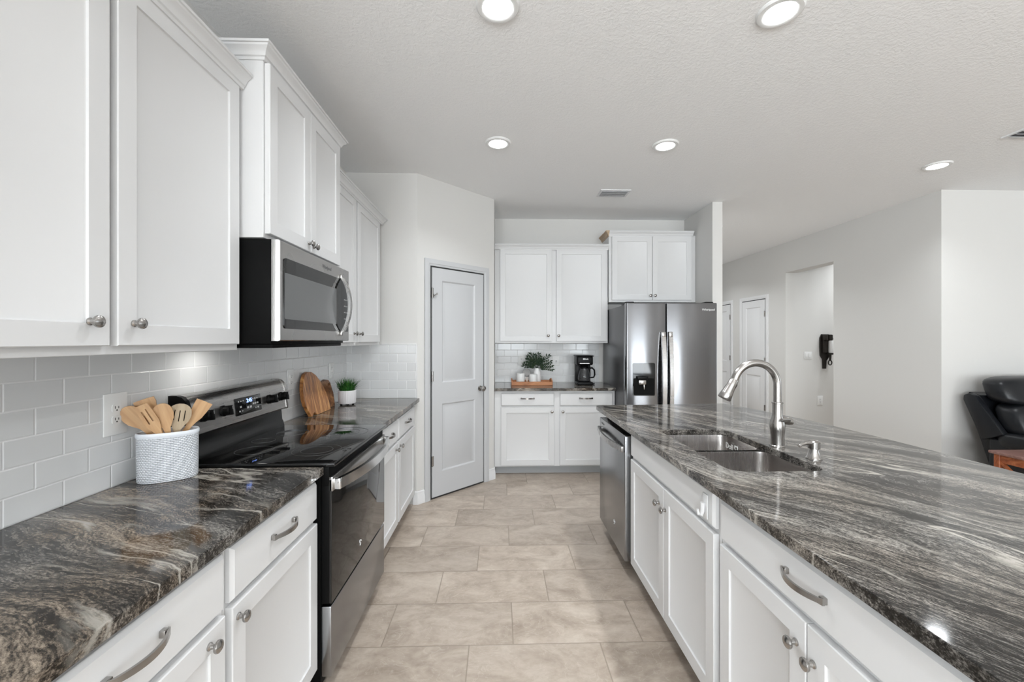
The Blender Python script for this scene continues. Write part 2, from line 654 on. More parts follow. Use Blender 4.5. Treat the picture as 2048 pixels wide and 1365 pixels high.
window_frame('added_window_1', 2.2, .9, 2.2, (-.9, -7.05, 0), 0, [1.1])  # frame of the added rear window, unseen
window_frame('added_window_2', 3.0, .45, 2.25, (10.05, -.9, 0), PI / 2, [1.0, 2.0])  # frame of the added living-side window, unseen
window_frame('added_window_4', 2.6, .85, 2.15, (XL - .05, -4.9, 0), PI / 2, [1.3])  # frame of the added left-wall window, unseen
window_frame('window_3', 2.3, .03, 2.08, (2.9, -7.05, 0), 0, [1.15])

# tile backsplashes (thin slabs on the walls) with a white cap strip
struct('wall_tile_side', B().box(XL, XL + .008, .5, 3.63, .914, 1.378), M['tile_y'])
struct('wall_tile_short', B().box(XL + .008, -.718, 3.622, 3.63, .914, 1.372), M['tile_x'])
struct('wall_tile_back', B().box(-.06, 1.172, 4.952, 4.96, .914, 1.384), M['tile_x'])
struct('trim_1', B().box(-1.02, -.716, 3.619, 3.63, 1.372, 1.379, .001), M['trim'])
struct('trim_2', B().box(-.7185, -.712, 3.619, 3.63, .914, 1.379, .001), M['trim'])

base_prof = [(0, 0), (.014, 0), (.014, .06), (.012, .066), (.012, .07), (.008, .085), (.008, .105), (0, .11)]
b = B()
b.sweep([(-.745, 3.63), (-.71, 3.63), (-.649, 3.691)], base_prof, XYZ)
struct('baseboard_1', b, M['trim'])
b = B()
b.sweep([(-.126, 4.214), (-.06, 4.28), (-.06, 4.33)], base_prof, XYZ)
struct('baseboard_2', b, M['trim'])
b = B()
b.sweep([(HX, 5.17), (HX, 3.88), (9.9, 3.88)], base_prof, XYZ)
struct('baseboard_3', b, M['trim'])

# ------------------------------------------------------------------ interior doors
cas_prof = [(0, 0), (0, .010), (.008, .013), (.014, .013), (.02, .017), (.045, .019), (.055, .017), (.06, .017), (.06, 0)]


def leaf_mesh(w, h, y=0.0):
    """two-panel moulded door leaf, front at local y = -y"""
    b = B()
    st = .108
    xs = (0, st, w - st, w)
    zs = (.0, .215, .82, 1.01, h - .11, h)
    for x0, x1, z0, z1 in ((0, st, 0, h), (w - st, w, 0, h), (st, w - st, 0, zs[1]), (st, w - st, zs[2], zs[3]), (st, w - st, zs[4], h)):
        b.box(x0, x1, -y, -y + .03, z0, z1)
    for z0, z1 in ((zs[1], zs[2]), (zs[3], zs[4])):
        loops = []
        for ins, dep in ((0, 0), (.012, .010), (.026, .010), (.045, .003)):
            loops.append([Vector((x, -y + dep, z)) for x, z in ((st + ins, z0 + ins), (w - st - ins, z0 + ins), (w - st - ins, z1 - ins), (st + ins, z1 - ins))])
        b.rings(loops, False, True)
    return b


def knob_lathe(b, mtx, s=1.0):
    b.lathe([(.0, 0), (.026 * s, 0), (.026 * s, .006), (.012 * s, .010), (.011 * s, .028), (.022 * s, .036), (.028 * s, .05), (.025 * s, .062), (.012 * s, .07), (0.0005, .071)], 24, mtx, cap=False)


def interior_door(name, loc, rz, w, h, knob_x, hinge_x, paint):
    r = bpy.data.objects.new(name, None)
    C.objects.link(r)
    r.location = loc
    r.rotation_euler = (0, 0, rz)
    r['kind'] = 'structure'
    lf = leaf_mesh(w, h - .018, .014)
    lf.xf(Matrix.Translation((0, 0, .018)))
    link('door_leaf', lf, paint, r, ang=25)
    b = B()
    b.sweep([(w + .016, 0), (w + .016, h + .014), (-.016, h + .014), (-.016, 0)], cas_prof, XZY)
    link('casing', b, paint, r, ang=25)
    b = B()
    b.box(-.016, w + .016, -.003, .0, 0, h + .014)
    link('door_gap_shade', b, M['dark'], r)  # dark sheet stands in for shade in the gap around the leaf
    b = B()
    knob_lathe(b, Matrix.Translation((knob_x, -.014, .94)) @ TOFRONT)
    link('knob', b, M['nickel'], r)
    for z in (.34, 1.09, 1.83):
        b = B()
        b.tube([(hinge_x, -.020, z - .045), (hinge_x, -.020, z + .045)], .0065, 10)
        b.box(hinge_x - .003, hinge_x + .018, -.0160, -.012, z - .044, z + .044)
        link('hinge', b, M['nickel'], r)
    return r


# pantry door in the diagonal wall
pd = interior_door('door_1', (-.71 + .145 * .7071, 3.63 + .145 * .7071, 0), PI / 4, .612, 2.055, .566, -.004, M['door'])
b = B()
b.tube([(.002, -.022, 1.79), (.014, -.036, 1.81), (.036, -.036, 1.82)], .004, 8).tube([(.036, -.036, 1.812), (.036, -.036, 1.828)], .007, 8)
link('hinge_stop', b, M['nickel'], pd)
interior_door('door_2', (HX, 7.145, 0), -PI / 2, .615, 2.06, .075, .618, M['trim'])
interior_door('door_3', (HX, 8.15, 0), -PI / 2, .615, 2.06, .075, .618, M['trim'])

# ------------------------------------------------------------------ cabinets


def shaker(b, x0, x1, z0, z1, yf, t=.02, st=.057, rec=.008):
    rect = lambda i, y: [Vector((x, y, z)) for x, z in ((x0 + i, z0 + i), (x1 - i, z0 + i), (x1 - i, z1 - i), (x0 + i, z1 - i))]
    b.rings([rect(0, yf + t), rect(0, yf + .0025), rect(.0025, yf), rect(st, yf), rect(st + .0015, yf + rec * .75), rect(st + .006, yf + rec)])


def slab(b, x0, x1, z0, z1, yf, t=.02):
    rect = lambda i, y: [Vector((x, y, z)) for x, z in ((x0 + i, z0 + i), (x1 - i, z0 + i), (x1 - i, z1 - i), (x0 + i, z1 - i))]
    b.rings([rect(0, yf + t), rect(0, yf + .009), rect(.009, yf)])


def cab_knob(parent, x, z, y):
    b = B()
    b.lathe([(.0, 0), (.0095, 0), (.0095, .003), (.0065, .006), (.0055, .013), (.008, .017), (.0145, .019), (.0155, .022), (.0145, .026), (.009, .0295), (.0004, .0305)], 24, Matrix.Translation((x, y, z)) @ TOFRONT, cap=False)
    return link('knob', b, M['nickel'], parent)


def cab_pull(parent, x, z, y, L=.145):
    b = B()
    loops = []
    n = 16
    for i in range(n + 1):
        t = -1 + 2 * i / n
        px = x + t * L / 2
        out = .008 + .024 * (1 - t * t)
        hw = .0055 + .003 * (1 - t * t) * .6 + (.0025 if abs(t) > .88 else 0)
        loops.append([Vector((px, y - out - .006, z - hw)), Vector((px, y - out - .006, z + hw)), Vector((px, y - out, z + hw)), Vector((px, y - out, z - hw))])
    b.rings(loops)
    for sx in (-1, 1):
        b.box(x + sx * (L / 2 - .008) - .007, x + sx * (L / 2 - .008) + .007, y - .013, y, z - .008, z + .008, .002)
    return link('pull', b, M['nickel'], parent)


crown_prof = [(-.004, 0), (.005, 0), (.007, .010), (.013, .013), (.015, .022), (.022, .034), (.032, .041), (.034, .047), (.040, .048), (.040, .058), (-.004, .058)]


def cabinet(name, label, loc, rz, W_, D, z0, z1, doors=(), drawers=(), toe=None, group=None, crown=None, crown_mat=None, open_top=False):
    """local x along the front, wall at y=0, face frame at y=-D"""
    r = thing(name, label, 'cabinet', loc, rz, group)
    b = B()
    if open_top:
        t = .018
        b.box(0, W_, -D, -D + t, z0, z1).box(0, W_, -t, 0, z0, z1).box(0, t, -D + t, -t, z0, z1).box(W_ - t, W_, -D + t, -t, z0, z1).box(t, W_ - t, -D + t, -t, z0, z0 + t)
    else:
        b.box(0, W_, -D, -.003, z0, z1, .0015, 1)
    link('body', b, M['cab'], r)
    yf = -D - .021
    for x0, x1, za, zb, kn in doors:
        b = B()
        shaker(b, x0, x1, za, zb, yf)
        d = link('door', b, M['cab'], r, ang=25)
        if kn:
            cab_knob(d, kn[0], kn[1], yf)
    for x0, x1, za, zb, px in drawers:
        b = B()
        slab(b, x0, x1, za, zb, yf)
        d = link('drawer' if px is not None else 'false_drawer', b, M['cab'], r, ang=20)
        if px is not None:
            cab_pull(d, px, (za + zb) / 2 + .012, yf)
    if toe:
        b = B()
        b.box(.0, W_, -D + .075, -.02, 0, z0)
        link('toe_kick', b, toe, r)
    if crown:
        path, zc = crown
        b = B()
        b.sweep(path, [(o, zc + w) for o, w in crown_prof], XYZ)
        link('crown', b, M['cab'], r, ang=25)
    return r


RL = PI / 2        # left run: fronts face +X, local x -> +Y
D_UP = .293        # frame at x = -1.022, doors at -1.001
# wall cabinets over the range run
cabinet('wall_cabinet', 'tall white two-door wall cabinet nearest the viewer, above the wooden utensils', (XL, .53, 0), RL, 1.133, D_UP, 1.372, 2.395,
        doors=[(.02, .579, 1.395, 2.392, (.524, 1.456)), (.600, 1.115, 1.395, 2.392, (.648, 1.456))],
        crown=([(0, -D_UP - .021), (1.133, -D_UP - .021)], 2.385), group='white shaker wall cabinets')
D_M = .390         # frame at -.925
cabinet('wall_cabinet', 'deeper white two-door wall cabinet mounted directly above the microwave', (XL, 1.666, 0), RL, .760, D_M, 1.812, 2.535,
        doors=[(.012, .367, 1.830, 2.50, (.345, 1.868)), (.371, .738, 1.830, 2.50, (.396, 1.862))],
        crown=([(0, 0), (0, -D_M - .004), (.760, -D_M - .004), (.760, 0)], 2.503), group='white shaker wall cabinets')
cabinet('wall_cabinet', 'white two-door wall cabinet beyond the microwave, ending at the short tiled wall', (XL, 2.429, 0), RL, 1.155, D_UP, 1.372, 2.395,
        doors=[(.02, .530, 1.395, 2.392, (.482, 1.456)), (.565, 1.105, 1.395, 2.392, (.596, 1.456))],
        crown=([(0, -D_UP - .021), (1.155, -D_UP - .021), (1.155, 0)], 2.385), group='white shaker wall cabinets')
# base cabinets along the range run
D_B = .585         # frame at -.73
cabinet('base_cabinet', 'white base cabinet at the near end of the range run, cut off by the frame', (XL, .50, 0), RL, .625, D_B, .10, .884,
        doors=[(.045, .607, .13, .698, (.545, .662))], drawers=[(.045, .607, .712, .858, .335)], toe=M['toe'], group='white shaker base cabinets')
cabinet('base_cabinet', 'narrow white base cabinet directly beside the range, one drawer over one door', (XL, 1.127, 0), RL, .537, D_B, .10, .884,
        doors=[(.008, .527, .13, .698, (.032, .662))], drawers=[(.008, .527, .712, .858, .265)], toe=M['toe'], group='white shaker base cabinets')
cabinet('base_cabinet', 'white base cabinet beyond the range, two drawers over two doors, ending beside the pantry door', (XL, 2.429, 0), RL, 1.198, D_B, .10, .884,
        doors=[(.035, .515, .13, .698, (.452, .662)), (.545, 1.085, .13, .698, (.571, .662))],
        drawers=[(.035, .515, .712, .858, .277), (.545, 1.085, .712, .858, .79)], toe=M['toe'], group='white shaker base cabinets')
# back run
cabinet('wall_cabinet', 'wide white two-door wall cabinet above the coffee maker and tray', (-.058, 4.96, 0), 0, 1.263, .29, 1.378, 2.44,
        doors=[(.058, .635, 1.399, 2.423, (.593, 1.462)), (.685, 1.245, 1.399, 2.423, (.709, 1.462))],
        crown=([(0, -.311), (1.263, -.311)], 2.415), group='white shaker wall cabinets')
fc = cabinet('wall_cabinet', 'short white two-door cabinet mounted above the refrigerator', (1.214, 4.96, 0), 0, .982, .30, 1.836, 2.585,
             doors=[(.033, .485, 1.858, 2.568, (.461, 1.907)), (.489, .930, 1.858, 2.568, (.513, 1.907))],
             crown=([(0, -.304), (.95, -.304)], 2.570), group='white shaker wall cabinets')
b = B()
b.sweep([(0, 0), (0, -.304), (.0005, -.304)], [(o, 2.570 + w) for o, w in crown_prof], XYZ)
tag(link('crown_return', b, M['rawwood'], fc), 'unpainted wood crown return')
cabinet('base_cabinet', 'white base cabinet under the coffee maker counter, two drawers over two doors', (-.058, 4.96, 0), 0, 1.264, .575, .09, .884,
        doors=[(.068, .625, .105, .710, (.598, .666)), (.683, 1.24, .105, .710, (.712, .666))],
        drawers=[(.068, .625, .725, .860, .345), (.683, 1.24, .725, .860, .955)], toe=M['cab_in'], group='white shaker base cabinets')
# island (fronts face -X, local x -> -Y)
RI = -PI / 2
XI = 1.375         # back of the island cabinets; frame at .775
sb = cabinet('base_cabinet', 'white sink base cabinet in the island with two doors and a plain false drawer', (XI, 2.425, 0), RI, .982, .60, .10, .884,
             doors=[(.02, .505, .12, .725, (.455, .640)), (.509, .962, .12, .725, (.531, .635))], drawers=[(.02, .962, .742, .872, None)], toe=M['toe'], open_top=True, group='white shaker base cabinets')
cabinet('base_cabinet', 'white island cabinet with one wide drawer over two doors, beside the sink base', (XI, 1.441, 0), RI, .865, .60, .10, .884,
        doors=[(.02, .425, .12, .712, (.392, .641)), (.429, .845, .12, .712, (.452, .630))], drawers=[(.02, .845, .728, .862, .425)], toe=M['toe'], group='white shaker base cabinets')
b = B()
b.box(1.377, 1.47, .40, 3.10, 0, .884).box(.80, 1.377, 3.075, 3.10, 0, .884).box(.775, 1.377, .40, .573, 0, .884)
tag(link('island_panel', b, M['cab'], None, False), 'white back and end panel carrying the far side of the island worktop', 'panel')

# ------------------------------------------------------------------ worktops


def worktop(name, label, outline, holes, m, z=.914, t=.03):
    b = B()
    b.plate(outline, holes, t, lambda u, v, w: (u, v, z - t + w))
    # eased top edge along the outline
    es = [e for e in b.m.edges if all(abs(v.co.z - z) < 1e-5 for v in e.verts) and any(abs(f.normal.z) < .5 for f in e.link_faces)]
    bmesh.ops.bevel(b.m, geom=es, offset=.003, segments=2, profile=.5, affect='EDGES')
    return tag(link(name, b, m, None, False), label, 'worktop', 'granite worktops')


worktop('granite_worktop', 'brown-black granite worktop holding the woven utensil crock', [(XL + .009, .5), (-.69, .5), (-.69, 1.663), (XL + .009, 1.663)], [], M['granite_l'])
worktop('granite_worktop', 'granite worktop beyond the range under the cutting boards and potted grass', [(XL + .009, 2.428), (-.69, 2.428), (-.69, 3.619), (XL + .009, 3.619)], [], M['granite_l'])
worktop('granite_worktop', 'dark granite worktop carrying the coffee maker and wooden tray', [(-.058, 4.335), (1.205, 4.335), (1.205, 4.951), (-.058, 4.951)], [], M['granite_l'])
SX0, SX1, SY0, SY1 = .877, 1.250, 1.560, 2.300
io = [(.73, .36), (1.946, .36), (1.946, 1.5), (1.944, 2.0), (1.940, 2.21), (1.931, 2.382), (1.908, 2.56), (1.881, 2.716), (1.83, 2.99), (1.765, 3.235), (1.745, 3.25), (.745, 3.178), (.730, 3.165)]
worktop('granite_worktop', 'large grey granite island worktop with the sink cut into it', io, [rrect(SX0, SX1, SY0, SY1, .055)], M['granite_i'])

# ------------------------------------------------------------------ sink, faucet, dispenser
sk = thing('kitchen_sink', 'stainless undermount double bowl sink set in the island worktop', 'sink', (1.0635, 1.93, .883))


def bowl(y0, y1):
    b = B()
    x0, x1 = SX0 - 1.0635 - .006, SX1 - 1.0635 + .006
    y0 -= 1.93
    y1 -= 1.93
    lp = []
    for ins, z, r in ((-.022, 0, .07), (0, 0, .055), (.001, -.012, .055), (.006, -.15, .055), (.02, -.178, .06), (.05, -.188, .06)):
        lp.append([Vector((x, y, z)) for x, y in rrect(x0 + ins, x1 - ins, y0 + ins, y1 - ins, r)])
    b.rings(lp, False, True)
    return b


o = link('bowl', bowl(1.960 + .02, 2.306), M['sinksteel'], sk, recalc=False)
o2 = link('bowl', bowl(1.554, 1.960 - .005), M['sinksteel'], sk, recalc=False)
for q, y in ((o, 2.155 - 1.93), (o2, 1.77 - 1.93)):
    b = B()
    b.lathe([(.045, -.1875), (.045, -.1845), (.036, -.1835), (.03, -.186), (.0005, -.1865)], 24, Matrix.Translation((0, y, 0)), cap=False)
    link('drain', b, M['chrome'], q)
# pale word and heart on the side wall of the far bowl, seen over the divider
SIDE = Matrix.Translation((.172, 0, 0)) @ Matrix.Rotation(-PI / 2, 4, 'Z')
text('lettering', 'Doll', .042, None, M['plastic'], sk, mtx=SIDE @ Matrix.Translation((-.300, 0, -.046)))
b = B()
hp = []
for i in range(40):
    t = 2 * PI * i / 40
    hp.append((-.235 + .0010 * 16 * math.sin(t) ** 3, 0, -.040 + .0010 * (13 * math.cos(t) - 5 * math.cos(2 * t) - 2 * math.cos(3 * t) - math.cos(4 * t))))
b.tube(hp + [hp[0]], .0016, 6)
b.xf(SIDE)
link('heart', b, M['plastic'], sk)

fa = thing('kitchen_faucet', 'brushed nickel gooseneck pull-down faucet standing behind the sink', 'faucet', (1.298, 1.93, .914))
b = B()
b.lathe([(.0, 0), (.032, 0), (.032, .004), (.029, .008), (.0285, .05), (.031, .075), (.0325, .095), (.030, .115), (.0235, .135), (.021, .150), (.0205, .200), (.0, .200)], 32, cap=False)
b.lathe([(.019, .198), (.0235, .200), (.0235, .206), (.019, .208)], 28)
link('base', b, M['nickel'], fa)
pts, R, cx, cz = [(0, 0, .205), (0, 0, .25)], .103, -.103, .287
for i in range(0, 25):
    a = math.radians(i * 160 / 24)
    pts.append((cx + R * math.cos(a), 0, cz + R * math.sin(a)))
e = Vector(pts[-1])
dd = (Vector(pts[-1]) - Vector(pts[-2])).normalized()
pts.append(tuple(e + dd * .012))
b = B()
b.tube(pts, .0170, 20)
link('spout', b, M['nickel'], fa)
b = B()
h0 = e + dd * .010
hd = (dd + Vector((-.12, 0, 0))).normalized()
b.tube([h0, h0 + hd * .004, h0 + hd * .03, h0 + hd * .075, h0 + hd * .098, h0 + hd * .102], [.0175, .0195, .0205, .0265, .030, .028], 24)
hdo = link('spray_head', b, M['nickel'], fa)
b = B()
q = h0 + hd * .055 + Vector((.024, 0, .006))
b.tube([q - hd * .022, q + hd * .022], .007, 8, flat=1.0)
link('spray_button', b, M['black'], hdo)
b = B()
b.tube([(0, 0, .118), (.03, -.004, .122), (.055, -.010, .117), (.066, -.014, .112)], [.022, .019, .0165, .010], 18)
b.tube([(.052, -.008, .122), (.01, -.050, .132), (-.03, -.075, .137)], [.010, .0075, .006], 12)
link('lever', b, M['nickel'], fa)

sd = thing('soap_dispenser', 'short nickel soap dispenser with curved spout beside the faucet', 'soap dispenser', (1.314, 1.722, .914))
b = B()
b.lathe([(.0, 0), (.030, 0), (.030, .003), (.026, .008), (.019, .028), (.0165, .040), (.0165, .044), (.0, .044)], 28, cap=False)
link('base', b, M['nickel'], sd)
b = B()
b.lathe([(.0, .043), (.0225, .043), (.023, .07), (.019, .074), (.014, .078), (.0, .079)], 28, cap=False)
b.tube([(-.012, -.004, .066), (-.045, -.012, .068), (-.068, -.018, .064), (-.078, -.021, .058)], [.010, .0085, .0075, .007], 12)
link('pump_head', b, M['nickel'], sd)

# ------------------------------------------------------------------ dishwasher (front faces -X)
dw = thing('dishwasher', 'stainless dishwasher with bowed handle at the far end of the island', 'dishwasher', (1.375, 3.072, 0), RI)
b = B()
b.box(.004, .622, -.585, 0, .10, .868)
link('body', b, M['black_matte'], dw)
b = B()
b.box(.004, .622, -.642, -.586, .105, .846, .006, 3)
dd_ = link('door', b, M['steel_dw'], dw)


def bow_handle(b, x0, x1, y, z, out, h, t=.014, n=20, sag=0.0):
    lp = []
    for i in range(n + 1):
        s_ = -1 + 2 * i / n
        x = (x0 + x1) / 2 + s_ * (x1 - x0) / 2
        o = out * (1 - .82 * s_ * s_)
        zz = z - sag * (1 - s_ * s_)
        lp.append([Vector((x, y - o - t, zz - h / 2)), Vector((x, y - o - t, zz + h / 2)), Vector((x, y - o, zz + h / 2)), Vector((x, y - o, zz - h / 2))])
    b.rings(lp)
    for x in (x0, x1):
        b.box(x - .012, x + .012, y - out * .18 - t, y, z - h / 2, z + h / 2, .002)


b = B()
bow_handle(b, .02, .606, -.642, .765, .036, .034, .012)
link('handle', b, M['steel'], dd_)
b = B()
for a0 in (0, 2.1, 4.2):
    b.tube([(.40 + .012 * math.cos(a0 + t * 1.6) * (1 - t * .4), -.6435, .245 + .014 * math.sin(a0 + t * 1.6) * (1 - t * .4)) for t in (0, .33, .66, 1)], [.0022, .002, .0014, .0006], 6)
link('emblem', b, M['plastic'], dd_)
text('lettering', 'Whirlpool', .016, (.10, -.6425, .815), M['inkdark'], dd_)
b = B()
b.box(.01, .616, -.53, -.50, 0, .10)
link('toe_kick', b, M['toe'], dw)

# adhesive hook on the false drawer
hk = thing('adhesive_hook', 'small white adhesive hook on the false drawer under the sink', 'hook', (.7530, 1.515, .805), RI)
b = B()
b.box(-.018, .018, -.005, 0, -.044, .044, .0020, 2)
link('base', b, M['cab'], hk)
b = B()
b.tube([(0, -.012, .012), (0, -.013, -.018), (0, -.018, -.034), (0, -.028, -.030), (0, -.032, -.012)], [.009, .008, .007, .006, .004], 10)
link('hook_arm', b, M['cab'], hk)

# ------------------------------------------------------------------ range (front faces +X, local x -> +Y)
rg = thing('electric_range', 'stainless and black electric range with glass cooktop set into the worktop', 'range', (XL + .012, 1.668, 0), RL)
RD = .6            # body depth
b = B()
b.box(0, .756, -RD, -.02, .05, .912)
link('body', b, M['black_matte'], rg)
b = B()
b.box(-.001, .757, -.655, -.055, .912, .928, .005, 3)
ck = link('cooktop', b, M['black_gloss'], rg)
b = B()
for (x, y, r) in ((.20, -.50, .10), (.20, -.50, .065), (.56, -.49, .115), (.56, -.49, .075), (.20, -.23, .075), (.56, -.22, .075), (.38, -.17, .05)):
    b.tube([(x + r * math.cos(t * PI / 18), y + r * math.sin(t * PI / 18), .9281) for t in range(37)], .0006, 4, False)
link('burner_rings', b, mat('burner_print', (.10, .10, .10), .3), ck)
# backguard: black riser and stainless slanted control panel
b = B()
pr = [(-.02, .925), (-.085, .925), (-.078, .955), (-.072, .965), (-.066, 1.03), (-.02, 1.03)]
b.rings([[Vector((x, y, z)) for y, z in pr] for x in (.012, .744)])
link('riser', b, M['riser'], rg)
pr = [(-.015, 1.025), (-.095, 1.028), (-.099, 1.034), (-.086, 1.14), (-.078, 1.168), (-.064, 1.184), (-.045, 1.19), (-.015, 1.19)]
b = B()
b.rings([[Vector((x, y, z)) for y, z in pr] for x in (.022, .734)])
cp = link('control_panel', b, M['steel'], rg)
pr2 = [(-.013, 1.022), (-.097, 1.025), (-.1015, 1.034), (-.0885, 1.141), (-.080, 1.170), (-.065, 1.1865), (-.045, 1.1925), (-.013, 1.1925)]
for x0, x1 in ((.002, .022), (.734, .754)):
    b = B()
    b.rings([[Vector((x, y, z)) for y, z in pr2] for x in (x0, x1)])
    link('end_cap', b, M['black'] if x0 < .1 else M['steel'], rg)
# local frame of the slanted face
SL = math.atan2(.013, .106)
PF = lambda x, z: Matrix.Translation((x, -.099 + (z - 1.034) * .1226, z)) @ Matrix.Rotation(-SL, 4, 'X')
b = B()
b.box(-.104, .104, -.003, .002, -.040, .040, .003, 2)
b.xf(PF(.392, 1.100))
dp = link('display', b, M['black_gloss'], cp)
text('clock_digits', '2:45', .026, None, M['lcd'], dp, mtx=PF(.392, 1.100) @ Matrix.Translation((.005, -.0035, .02)))
b = B()
for x, z, r in ((-.078, .024, .004), (-.06, .024, .004), (-.042, .024, .004), (-.065, -.002, .006), (-.075, -.022, .005), (-.055, -.022, .0035), (-.01, -.012, .007), (.012, -.012, .007), (.035, .024, .004), (.052, .024, .005), (.07, .024, .004), (.035, .0, .006), (.052, .0, .006), (.07, .0, .006), (.052, -.022, .004), (.072, -.022, .006)):
    b.box(x - r, x + r, -.0038, -.003, z - r * .7, z + r * .7)
b.xf(PF(.392, 1.100))
link('icon_print', b, M['ink'], dp)
for x in (.085, .205, .575, .690):
    b = B()
    b.lathe([(.0, 0), (.024, 0), (.024, .006), (.019, .010), (.0175, .03), (.014, .034), (.0, .034)], 24, PF(x, 1.100) @ TOFRONT, cap=False)
    b.box(-.005, .005, -.044, -.01, -.021, .021, .002, 2, PF(x, 1.100))
    kn = link('knob', b, M['black'], rg)
    b = B()
    b.box(-.0008, .0008, -.0446, -.043, .004, .018, mtx=PF(x, 1.100))
    link('pointer', b, M['ink'], kn)
    b = B()
    for a in range(5):
        t = math.radians(-60 + a * 75)
        b.box(.034 * math.sin(t) - .0015, .034 * math.sin(t) + .0015, -.001, .0005, .034 * math.cos(t) - .0015, .034 * math.cos(t) + .0015, mtx=PF(x, 1.100))
    link('dial_print', b, M['inkdark'], cp)
# front
b = B()
b.box(.0, .756, -.632, -.60, .835, .912, .004, 2)
link('front_rail', b, M['black_matte'], rg)
b = B()
b.box(.002, .754, -.633, -.60, .372, .872, .004, 2)
link('door_side', b, M['black_matte'], rg)
b = B()
b.box(.002, .754, -.642, -.632, .374, .862, .002, 2)
od = link('oven_door', b, M['ovenglass'], rg)
b = B()
b.box(.002, .754, -.646, -.631, .815, .872, .003, 2)
link('door_top_strip', b, M['steel'], od)
b = B()
bow_handle(b, .022, .734, -.646, .842, .060, .042, .016, 24)
link('handle', b, M['chrome'], od)
b = B()
for a0 in (0, 2.1, 4.2):
    b.tube([(.34 + .012 * math.cos(a0 + t * 1.6) * (1 - t * .4), -.6425, .455 + .014 * math.sin(a0 + t * 1.6) * (1 - t * .4)) for t in (0, .33, .66, 1)], [.0022, .002, .0014, .0006], 6)
link('emblem', b, M['plastic'], od)
b = B()
b.box(.002, .754, -.640, -.60, .085, .362, .004, 2)
link('storage_drawer', b, M['steel_dw'], rg)
b = B()
b.box(.03, .726, -.56, -.10, 0, .052)
link('base', b, M['black_matte'], rg)

# ------------------------------------------------------------------ microwave
mw = thing('microwave', 'over-the-range stainless microwave with black side and bowed handle', 'microwave', (XL + .010, 1.668, 1.395), RL)
b = B()
b.box(0, .756, -.410, 0, .0, .412, .003, 2)
link('body', b, M['black_matte'], mw)
b = B()
rc = lambda i, y: [Vector((x, y, z)) for x, z in ((.001 + i, .012 + i), (.755 - i, .012 + i), (.755 - i, .410 - i), (.001 + i, .410 - i))]
b.rings([rc(0, -.411), rc(0, -.437), rc(.004, -.443)])
md = link('door', b, M['steel'], mw)
b = B()
b.plate(rrect(.03, .735, .062, .345, .014), [], .004, lambda u, v, w: (u, -.4425 - w, v))
wn_ = link('window', b, M['black_gloss'], md)
b = B()
b.plate(rrect(.032, .560, .100, .285, .006), [], .002, lambda u, v, w: (u, -.446 - w, v))
link('window_mesh', b, mat('microwave_screen', (.11, .113, .115), .25), wn_)
b = B()
lp = []
n = 22
for i in range(n + 1):
    t = -1 + 2 * i / n
    o = .008 + .050 * (1 - t * t) ** .8
    w = .011 + .004 * (1 - t * t)
    z = .205 + t * .155
    lp.append([Vector((.625 - w, -.445 - o, z)), Vector((.625 + w, -.445 - o, z)), Vector((.625 + w, -.445 - o + .014, z)), Vector((.625 - w, -.445 - o + .014, z))])
b.rings(lp)
for z in (.052, .358):
    b.box(.612, .638, -.457, -.443, z - .012, z + .012, .003, 2)
link('handle', b, M['steel'], md)
text('lettering', 'Whirlpool', .026, (.45, -.4432, .376), M['inkdark'], md)
b = B()
for i in range(3):
    for j in range(4):
        b.box(.672 + i * .018, .678 + i * .018, -.4472, -.4465, .13 + j * .035, .136 + j * .035)
link('keypad_print', b, M['ink'], md)
b = B()
b.box(.02, .74, -.405, -.02, -.016, .002, .004, 2)
vp = link('vent_panel', b, M['black_matte'], mw)
for x in (.15, .60):
    b = B()
    b.lathe([(.03, -.019), (.03, -.016), (.0, -.016)], 20, Matrix.Translation((x, -.13, 0)))
    link('task_lamp', b, M['task'] if x < .3 else M['plastic'], vp)

# ------------------------------------------------------------------ refrigerator
fr = thing('refrigerator', 'stainless side-by-side refrigerator with black water dispenser', 'refrigerator', (1.212, 4.90, 0))
b = B()
b.box(0, .888, -.82, 0, .03, 1.755, .006, 2)
link('body', b, M['fridge_side'], fr)
b = B()
b.box(.0, .888, -.80, -.76, .0, .05)
link('base', b, M['black'], fr)


def fdoor(x0, x1):
    b = B()
    b.box(x0, x1, -.900, -.826, .06, 1.772, .010, 4)
    return link('door', b, M['steel_v'], fr)


d1 = fdoor(.002, .385)
d2 = fdoor(.392, .886)


def fhandle(x, p):
    b = B()
    lp = []
    n = 20
    for i in range(n + 1):
        t = -1 + 2 * i / n
        o = .020 + .040 * (1 - t * t)
        z = 1.005 + t * .485
        lp.append([Vector((x - .021, -.900 - o + .014, z)), Vector((x - .019, -.900 - o - .006, z)), Vector((x + .019, -.900 - o - .006, z)), Vector((x + .021, -.900 - o + .014, z))])
    b.rings(lp)
    for z in (.545, 1.465):
        b.box(x - .017, x + .017, -.935, -.899, z - .025, z + .025, .004, 2)
    return link('handle', b, M['steel'], p)


